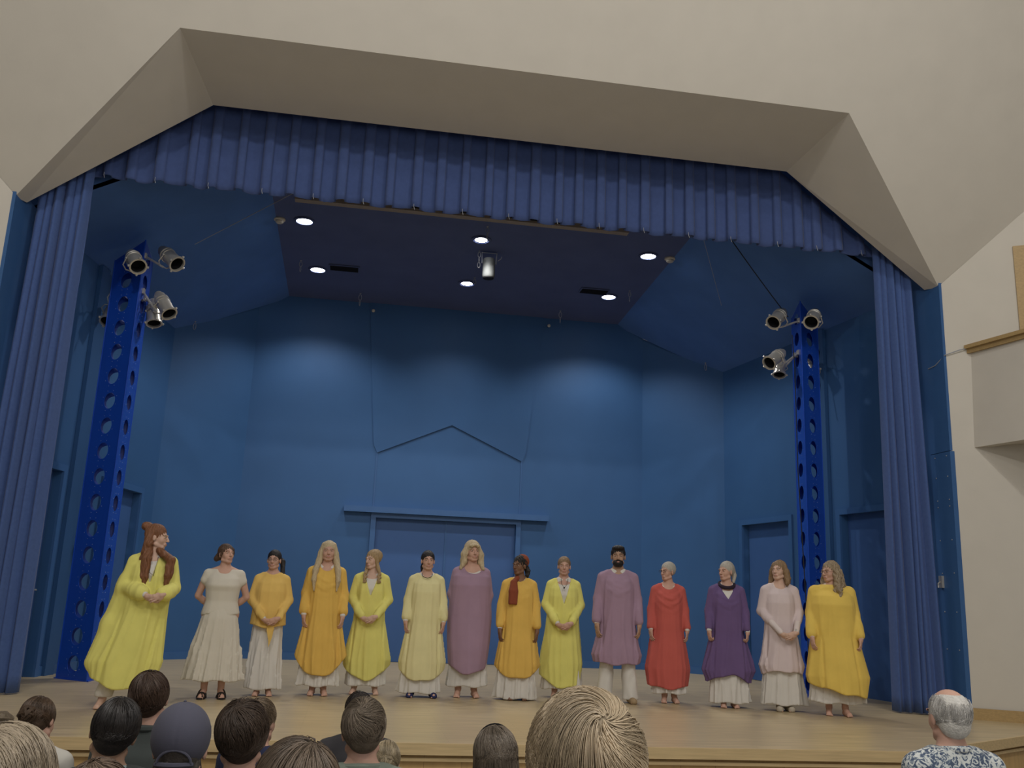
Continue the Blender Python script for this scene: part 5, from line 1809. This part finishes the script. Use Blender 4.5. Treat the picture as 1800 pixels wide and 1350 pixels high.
def seated(label, top, S, mat_shirt, skin, yaw=0, pitch=0, roll=0, turn=0, hs=1.0, bw=1.0, collar=None, lean=(0, 0), ears=True, hooded=False, name_shirt='shirt'):
    """a seated person facing the stage (+Y); local frame faces -Y and is turned by 180 degrees.
    top: world position of the crown of the head"""
    x, y, zt = top
    fz = hall_z(y)
    # canonical seated figure: crown at 1.69 in standing frame -> shift everything down
    hip = .90
    crown = 1.69 * S
    zoff = zt - crown                # world z of local z=0
    off = (lean[0], lean[1], 0)
    h = Head(S, yaw, pitch, roll, off, hs)
    v = Vol(axis(-.34, .34, .015, [(off[0] - .10, off[0] + .10, .007)]), axis(-.62, .30, .015, [(off[1] - .12, off[1] + .14, .007)]), axis(fz - zoff - .03, 1.74 * S, .016, [(1.42 * S, 1.72 * S, .007)]))
    o = lambda p: np.array(p, float) * S + np.array(off) * min(1, max(0, (p[2] - .9) / .4))
    E = lambda c, r, k=.04: v.ell(o(c), np.array(r) * S, k)
    C = lambda a, b, ra, rb, k=.02: v.cap(o(a), o(b), ra * S, rb * S, k)
    E((0, .012, 1.24), (.150 * bw, .10 * bw, .185)); E((0, .015, 1.05), (.140 * bw, .105 * bw, .17)); E((0, .02, .92), (.168 * bw, .12 * bw, .13))
    C((-.17, .02, 1.365), (.17, .02, 1.365), .046, .046, .04)
    for s in (-1, 1):
        C((s * .04, .02, 1.42), (s * .16, .02, 1.375), .04, .042, .03)
        C((s * .175, .02, 1.36), (s * .225, .0, 1.10), .047, .040)
        C((s * .225, .0, 1.10), (s * .10, -.22, 1.0), .038, .026)
        v.ell(o((s * .07, -.27, .985)), np.array((.035, .05, .022)) * S, .02)
        zf = (fz - zoff) / S
        C((s * .09, .0, .88), (s * .11, -.35, .90), .085, .062, .03)
        C((s * .11, -.35, .89), (s * .11, -.34, zf + .09), .058, .034)
        C((s * .11, -.33, zf + .035), (s * .12, -.46, zf + .03), .034, .028)
    C((0, .025, 1.36), (0, .012, 1.455), .058, .054, .03)
    v.cap(o((0, .012, 1.44)), h((0, .012, 1.53)), .054 * S, .054 * S * hs, .02)
    add_head(v, h)
    P, Q = v.surface()
    P = relax(P, Q, 1, .3)
    Mi = face_bits(P, Q, h)
    P, Q, Mi = eyes(P, Q, Mi, h)
    ob = mesh('person', P, Q, [skin, M_LIP, M_BROWD, M_EYEW, M_IRIS], None, True, fmat=Mi, label=label, category='person', group='seated audience in front of the stage')
    ob.location = (x, y, zoff)
    ob.rotation_euler = (0, 0, math.pi + math.radians(turn))
    # move so that the crown really lands at x, y
    cr = h((0, .02, 1.68))
    a = math.pi + math.radians(turn)
    ob.location.x -= cr[0] * math.cos(a) - cr[1] * math.sin(a)
    ob.location.y -= cr[0] * math.sin(a) + cr[1] * math.cos(a)
    # shirt
    f = lambda z, x_, a_, b_: (z, x_ * bw, a_ * bw, b_ * bw, 0, .018)
    rows = [f(.84, .175, .13, .13), f(.95, .175, .125, .13), f(1.10, .165, .12, .122), f(1.22, .172, .125, .118), f(1.32, .178, .11, .108), f(1.38, .165, .078, .082), f(1.42, .115, .066, .070), f(1.445, .085, .062, .064)]
    sl_ = []
    for s in (-1, 1):
        sl_ += [((s * .05, .02, 1.415), (s * .165, .02, 1.372), .052, .056), ((s * .178, .02, 1.355), (s * .232, .0, 1.10), .062, .056), ((s * .232, .0, 1.10), (s * .12, -.20, 1.01), .052, .042)]
    offg = np.array(off)
    shirt = garment(name_shirt, rows, mat_shirt, ob, S, offg, sl_, hem=.86, top=1.452, neck=((0, -.045, 1.47), (.072, .085, .045)), folds=(.007, 6, int(abs(x * 100)) + 1), cell=.0135)
    if collar is not None:
        g = MB()
        pts = [o((.074 * math.sin(t), .012 + .070 * math.cos(t), 1.432 + .012 * math.cos(t))) for t in np.linspace(-2.1, 2.1, 15)]
        g.tube(pts, .017 * S, 8)
        g.build('collar', collar, ob, smooth=True)
    # trousers
    tv = Vol(axis(-.25, .25, .016), axis(-.60, .2, .016), axis(fz - zoff - .02, 1.05 * S, .016))
    zf = (fz - zoff) / S
    tv.ell(o((0, .02, .92)), np.array((.175 * bw, .13 * bw, .10)) * S, .03)
    for s in (-1, 1):
        tv.cap(o((s * .09, .0, .88)), o((s * .11, -.35, .90)), .10 * S, .078 * S, .03)
        tv.cap(o((s * .11, -.35, .89)), o((s * .11, -.34, zf + .10)), .076 * S, .06 * S, .02)
    solid('trousers', tv, M_TROU, ob)
    return dict(obj=ob, head=h, S=S, off=off, o=o)
M_TROU = cloth('dark_denim', (.04, .045, .06))

def scalp(p, m, extra=None, face_w=1.0, name='hair', r=(.080, .099, .093), back=True, cell=.007, drop=.06, nape=1.455):
    h = p['head']
    S = h.S * h.hs
    c = h((0, 0, 1.58))
    v = Vol(axis(c[0] - .2 * S, c[0] + .2 * S, cell), axis(c[1] - .2 * S, c[1] + .2 * S, cell), axis(c[2] - (.16 + drop) * S, c[2] + .17 * S, cell))
    v.ell(h((0, .024, 1.600)), h.r(r), 0, R=h.R)
    if back:
        v.ell(h((0, .050, 1.548)), h.r((.064, .058, .060)), .02, R=h.R)
    if extra:
        extra(v, h, S)
    v.ell(h((0, -.115, 1.535)), h.r((.060 * face_w, .085, .10)), .006, 'sub', h.R)
    return solid(name, v, m, p['obj'], 1)

def hair_strands(p, m, n, r, seed, **kw):
    A = scalp_strands(n, p['head'], seed=seed, **kw)
    V, Q, tone = strand_mesh(A, r, seed)
    return mesh('hair_strands', V, Q, m, p['obj'], True, var=tone, kind='stuff')

def hairdo(p, col, n=1500, r=.0011, seed=1, base=.62, scalp_kw=None, rough=.42, name='hair', **kw):
    nm = 'audience_hair_%d' % seed
    sm = mat(nm + '_base', tuple(c * base for c in col), .6, var=.25, vscale=40, bump=.4, bscale=90, spec=.25)
    st = strand_mat(nm, col, rough)
    o = scalp(p, sm, **(scalp_kw or {}))
    A = scalp_strands(n, p['head'], seed=seed, **kw)
    V, Q, tone = strand_mesh(A, r, seed)
    s = mesh('hair_strands', V, Q, st, o, True, var=tone, kind='stuff')
    return o, sm, st

AUD = 'seated audience in front of the stage'
c_grey = cloth('slate_cloth', (.065, .075, .072)); c_sky = cloth('pale_blue_cloth', (.30, .38, .39)); c_sage = cloth('sage_cloth', (.19, .22, .18))
c_white = cloth('white_shirt_cloth', (.52, .50, .45)); c_navy = cloth('navy_cloth', (.03, .035, .075)); c_char = cloth('charcoal_cloth', (.05, .048, .052)); c_taupe = cloth('taupe_cloth', (.20, .17, .14))
c_flor = floral('leaf_print_cotton')
# big tousled blond head in the foreground
p = seated('person close in front, large tousled dark blond short hair with a swirl at the crown', (-1.182, 1.50, .997), .97, c_taupe, SK_PALE, pitch=4, hs=.97, turn=0)
hairdo(p, (.48, .38, .255), 6500, .00105, 31, base=.6, whorl=(-.10, .80, .66), L=.150, steps=13, swirl=.85, lift=(.006, .024), grav=.30, clump=6, clumpf=.50, messy=.03, zmin=-.75,
       scalp_kw=dict(r=(.087, .105, .098), nape=1.45))
# near left, long fair hair
p = seated('person at the bottom left corner, nearest, straight fair brown hair with light streaks', (-2.07, 1.64, .926), .90, c_taupe, SK_PALE, pitch=2, hs=.93, turn=-12)
hairdo(p, (.36, .29, .205), 4200, .0009, 32, base=.5, whorl=(.0, .1, 1), L=.34, steps=15, swirl=.1, lift=(.006, .016), grav=.7, long_=True, part=.12, clump=10, clumpf=.25, messy=.05, zmin=-.7,
       scalp_kw=dict(r=(.086, .104, .097), drop=.1))
# fair bun in front of her
p = seated('person at the left edge with a small messy knot of fair hair on top', (-2.56, 3.14, .703), .94, c_white, SK_PALE, pitch=0, turn=-5)
o, sm, st = hairdo(p, (.22, .17, .115), 1500, .0011, 33, base=.55, whorl=(0, .2, -1), L=.10, steps=8, swirl=0, lift=(.003, .006), grav=-1.2, clump=10, clumpf=.1, messy=.04, zmin=-.7)
def knot(p, o, m, c, r, seed, n=26, tube=.008):
    h = p['head']
    g = MB()
    q = np.random.default_rng(seed)
    for k in range(n):
        a = q.normal(size=3); a /= np.linalg.norm(a)
        b = np.cross(a, q.normal(size=3)); b /= np.linalg.norm(b)
        s = q.random() * .35 + .75
        t0 = q.random() * 6
        pts = [h(np.array(c) + (a * math.cos(t0 + t) + b * math.sin(t0 + t)) * r * s) for t in np.linspace(0, 4.2, 10)]
        g.tube(pts, [tube * (.5 + .5 * math.sin(math.pi * i / 9)) + .001 for i in range(10)], 5)
    return g.build('hair_knot', m, o, smooth=True)
knot(p, o, sm, (.0, .02, 1.715), .026, 2)
# brown low bun and white shirt
p = seated('person bowing the head, brown hair in a low bun, white shirt, far left', (-3.07, 5.25, .565), .90, c_white, SK_PINK, pitch=16, roll=10, turn=-16, collar=c_white)
o, sm, st = hairdo(p, (.10, .062, .038), 1500, .0013, 34, base=.6, whorl=(0, -.5, 1), L=.12, steps=8, swirl=0, lift=(.003, .008), grav=.5, clump=8, clumpf=.15, messy=.04, zmin=-.6)
knot(p, o, sm, (.0, .125, 1.585), .040, 3)
# black sleek hair
p = seated('person with sleek black hair leaning over, pale blue collar, left side', (-2.405, 4.00, .700), 1.0, c_grey, SK_TAN, bw=.9, pitch=3, roll=-10, turn=10, collar=c_sky, hs=1.03)
hairdo(p, (.035, .030, .028), 2200, .0012, 35, base=.7, rough=.35, whorl=(.1, .1, 1), L=.15, steps=10, swirl=.15, lift=(.003, .007), grav=.55, clump=8, clumpf=.12, messy=.03, zmin=-.92)
# dark brown hair farther in front
p = seated('person with dark brown straight hair and dark grey green shirt, behind the black haired one', (-2.49, 4.90, .725), 1.0, c_grey, SK_PINK, pitch=-2, roll=4, turn=-4, collar=c_grey, hs=1.02)
hairdo(p, (.085, .052, .036), 2000, .0013, 36, base=.6, whorl=(-.1, .35, 1), L=.15, steps=10, swirl=.3, lift=(.004, .013), grav=.55, clump=12, clumpf=.25, messy=.05, zmin=-.95)
# dark blue-grey cap
p = seated('person wearing a slate blue baseball cap backwards-open strap, long curly dark grey hair', (-2.085, 3.42, .733), 1.0, c_char, SK_PINK, pitch=2, turn=0, hs=1.04)
p['obj']['label'] = 'person wearing a slate baseball cap over long curly dark grey hair'
hd, sm, st = hairdo(p, (.13, .11, .095), 2000, .0014, 37, base=.5, whorl=(0, .0, 1), L=.33, steps=16, swirl=0, lift=(.002, .004), grav=.7, long_=True, clump=10, clumpf=.25, messy=.06, wave=.006, zmin=-.97, zmax=-.60, scalp_kw=dict(r=(.078, .097, .088), drop=.08))
h = p['head']
M_CAP = cloth('slate_cap_cloth', (.085, .085, .115))
cv = Vol(axis(-.15, .15, .006), axis(-.26, .20, .006), axis(1.48, 1.80, .006))
cv.ell(h((0, .018, 1.606)), h.r((.092, .112, .104)), 0, R=h.R)
cv.ell(h((0, -.125, 1.618)), h.r((.075, .075, .012)), .01, R=h.R)
cv.ell(h((0, .11, 1.528)), h.r((.046, .060, .042)), .003, 'sub', h.R)
X, Y, Z = cv.grid((slice(None),) * 3)
Cl = np.stack(np.broadcast_arrays(X, Y, Z), -1)
loc = h.inv(Cl)
thc = np.arctan2(loc[..., 0], loc[..., 1])
cv.F = np.maximum(cv.F, (1.528 - loc[..., 2] + .30 * np.minimum(0, loc[..., 1] + .05))).astype(np.float32)
cv.F = (cv.F + .0022 * np.exp(-(np.sin(thc * 3) / .07) ** 2)).astype(np.float32)
cap = solid('baseball_cap', cv, M_CAP, p['obj'])
g = MB()
g.sphere(h((0, .018, 1.710)), .0055, 10)
g.build('cap_button', M_CAP, cap, smooth=True)
g = MB()
pts = [h((.052 * math.cos(t), .121 - .016 * math.cos(t) ** 2, 1.530 + .044 * math.sin(t))) for t in np.linspace(.1, math.pi - .1, 12)]
g.tube(pts, .0045, 6)
pts = [h((.056 * t, .118 - .022 * t * t, 1.530)) for t in np.linspace(-1, 1, 9)]
g.tube(pts, .008, 6)
g.build('cap_strap', M_CAP, cap, smooth=True)
# dark brown short hair, bare neck
p = seated('person with short dark brown hair, bare neck and dark blue top, right of the cap', (-1.965, 4.13, .655), 1.0, c_navy, SK_PINK, bw=.82, pitch=1, roll=3, turn=4, hs=1.16)
hairdo(p, (.085, .058, .042), 2200, .0012, 38, base=.55, whorl=(.25, .5, .9), L=.12, steps=10, swirl=.5, lift=(.005, .016), grav=.6, clump=14, clumpf=.35, messy=.07, zmin=-.95, scalp_kw=dict(r=(.084, .103, .096)))
# fair person beyond
p = seated('person with fair brown hair and navy jacket, mostly hidden behind the short dark haired one', (-2.00, 5.40, .56), .96, c_navy, SK_PINK, turn=-30)
hairdo(p, (.20, .145, .095), 900, .0014, 39, whorl=(0, .4, 1), L=.10, steps=8, lift=(.004, .012), clump=12)
# two crowns at the lower edge
p = seated('person at the bottom edge with smooth greyish brown hair, between cap and green shirt', (-1.64, 2.02, .845), 1.0, c_char, SK_PINK, pitch=2, turn=6)
hairdo(p, (.17, .125, .088), 2600, .0010, 40, base=.55, whorl=(-.35, .3, 1), L=.22, steps=11, swirl=.15, lift=(.004, .010), grav=.5, clump=9, clumpf=.15, messy=.04, scalp_kw=dict(r=(.086, .104, .097)))
p = seated('person at the bottom edge below the black haired one, light brown hair', (-2.18, 2.75, .682), .97, c_char, SK_PINK, pitch=2, turn=0)
hairdo(p, (.17, .12, .085), 1800, .0011, 41, base=.55, whorl=(.1, .3, 1), L=.16, steps=9, swirl=.3, lift=(.004, .010), grav=.5, clump=9, clumpf=.2)
# greying fair man with sage collar
p = seated('person with short wavy greyish fair hair, visible ear and sage green collar', (-1.475, 4.08, .705), 1.0, c_sage, SK_PINK, pitch=3, roll=2, turn=5, collar=c_sage, hs=1.03)
hairdo(p, (.215, .17, .125), 2000, .0012, 42, base=.6, whorl=(.35, .65, .6), L=.085, steps=8, swirl=.9, lift=(.003, .010), grav=.3, clump=16, clumpf=.5, messy=.09, zmin=-.93)
p = seated('person with very short dark hair and charcoal shirt, hidden behind the wavy greyish head', (-1.465, 5.86, .565), 1.0, c_char, SK_BROWN, turn=0, pitch=-3)
hairdo(p, (.04, .03, .026), 800, .0014, 43, whorl=(0, .3, 1), L=.03, steps=4, lift=(.001, .003), clump=8)
# child with a low knot
p = seated('small person with pale blond hair in a low knot, beside the sage green collar', (-1.325, 5.00, .415), .80, c_taupe, SK_PALE, pitch=10, turn=-8)
o, sm, st = hairdo(p, (.36, .29, .185), 1500, .0013, 44, base=.7, whorl=(0, -.6, 1), L=.12, steps=8, swirl=0, lift=(.003, .007), grav=.5, clump=9, clumpf=.15, messy=.04, zmin=-.6)
knot(p, o, sm, (-.01, .115, 1.565), .040, 6)
# glasses pushed up
p = seated('person with greyish brown hair and dark glasses pushed up on top of the head', (-.955, 3.88, .635), .97, c_char, SK_PINK, pitch=2, roll=3, turn=-4)
hairdo(p, (.17, .135, .10), 2200, .0012, 45, base=.5, whorl=(.05, -.2, 1), L=.26, steps=12, swirl=.1, lift=(.006, .016), grav=.65, long_=True, clump=12, clumpf=.25, messy=.05, zmin=-.6, scalp_kw=dict(r=(.085, .103, .096), drop=.06))
h = p['head']
g = MB()
pts = [h((.083 * math.sin(t), -.01 + .035 * math.cos(t) * .5, 1.600 + .105 * math.cos(t))) for t in np.linspace(-1.35, 1.35, 15)]
g.tube(pts, .0032, 6)
for s in (-1, 1):
    q = [h((s * .034 + .027 * math.cos(t), -.030 - .012 * math.sin(t), 1.702 - .02 * abs(.4))) for t in np.linspace(0, 6.28, 12)]
g.build('glasses', M_DARK, p['obj'])
# bald man with the printed shirt
p = seated('person with bald crown, white hair and blue grey leaf print shirt', (1.155, 4.05, .815), 1.02, c_flor, SK_PINK, pitch=2, turn=0, bw=1.10, collar=c_flor, hs=1.0)
h = p['head']
S = h.S * h.hs
bv = Vol(axis(-.14, .14, .006), axis(-.14, .18, .006), axis(1.46, 1.80, .006))
bv.ell(h((0, .026, 1.596)), h.r((.0795, .0975, .089)), 0, R=h.R)
bv.ell(h((0, .050, 1.540)), h.r((.066, .058, .062)), .02, R=h.R)
bv.ell(h((0, .00, 1.72)), h.r((.060, .115, .072)), .012, 'sub', h.R)
bv.ell(h((0, -.115, 1.56)), h.r((.075, .10, .12)), .006, 'sub', h.R)
M_WH = mat('white_hair', (.60, .58, .54), .6, var=.15, vscale=60, bump=.5, bscale=120)
hb = solid('hair', bv, M_WH, p['obj'])
A = scalp_strands(1700, h, whorl=(0, .1, 1), L=.05, steps=6, seed=50, swirl=.1, lift=(.001, .004), zmin=-.75, grav=.6, clump=9, clumpf=.2)
keep = np.array([not (abs(q[0]) < .058 and q[2] > 1.635) for q in h.inv(A[:, 0, :])])
V, Q, tone = strand_mesh(A[keep], .0013, 50)
mesh('hair_strands', V, Q, strand_mat('white_strands', (.62, .60, .57)), hb, True, var=tone, kind='stuff')
# hand of a person beyond the right edge: the person sits low at the right
p = seated('person at the bottom right corner, only a sliver of the head showing', (3.05, 5.55, .10), .95, c_taupe, SK_PINK, turn=20)
hairdo(p, (.28, .20, .16), 600, .0013, 51, whorl=(0, .3, 1), L=.03, steps=4, lift=(.001, .003), clump=8)
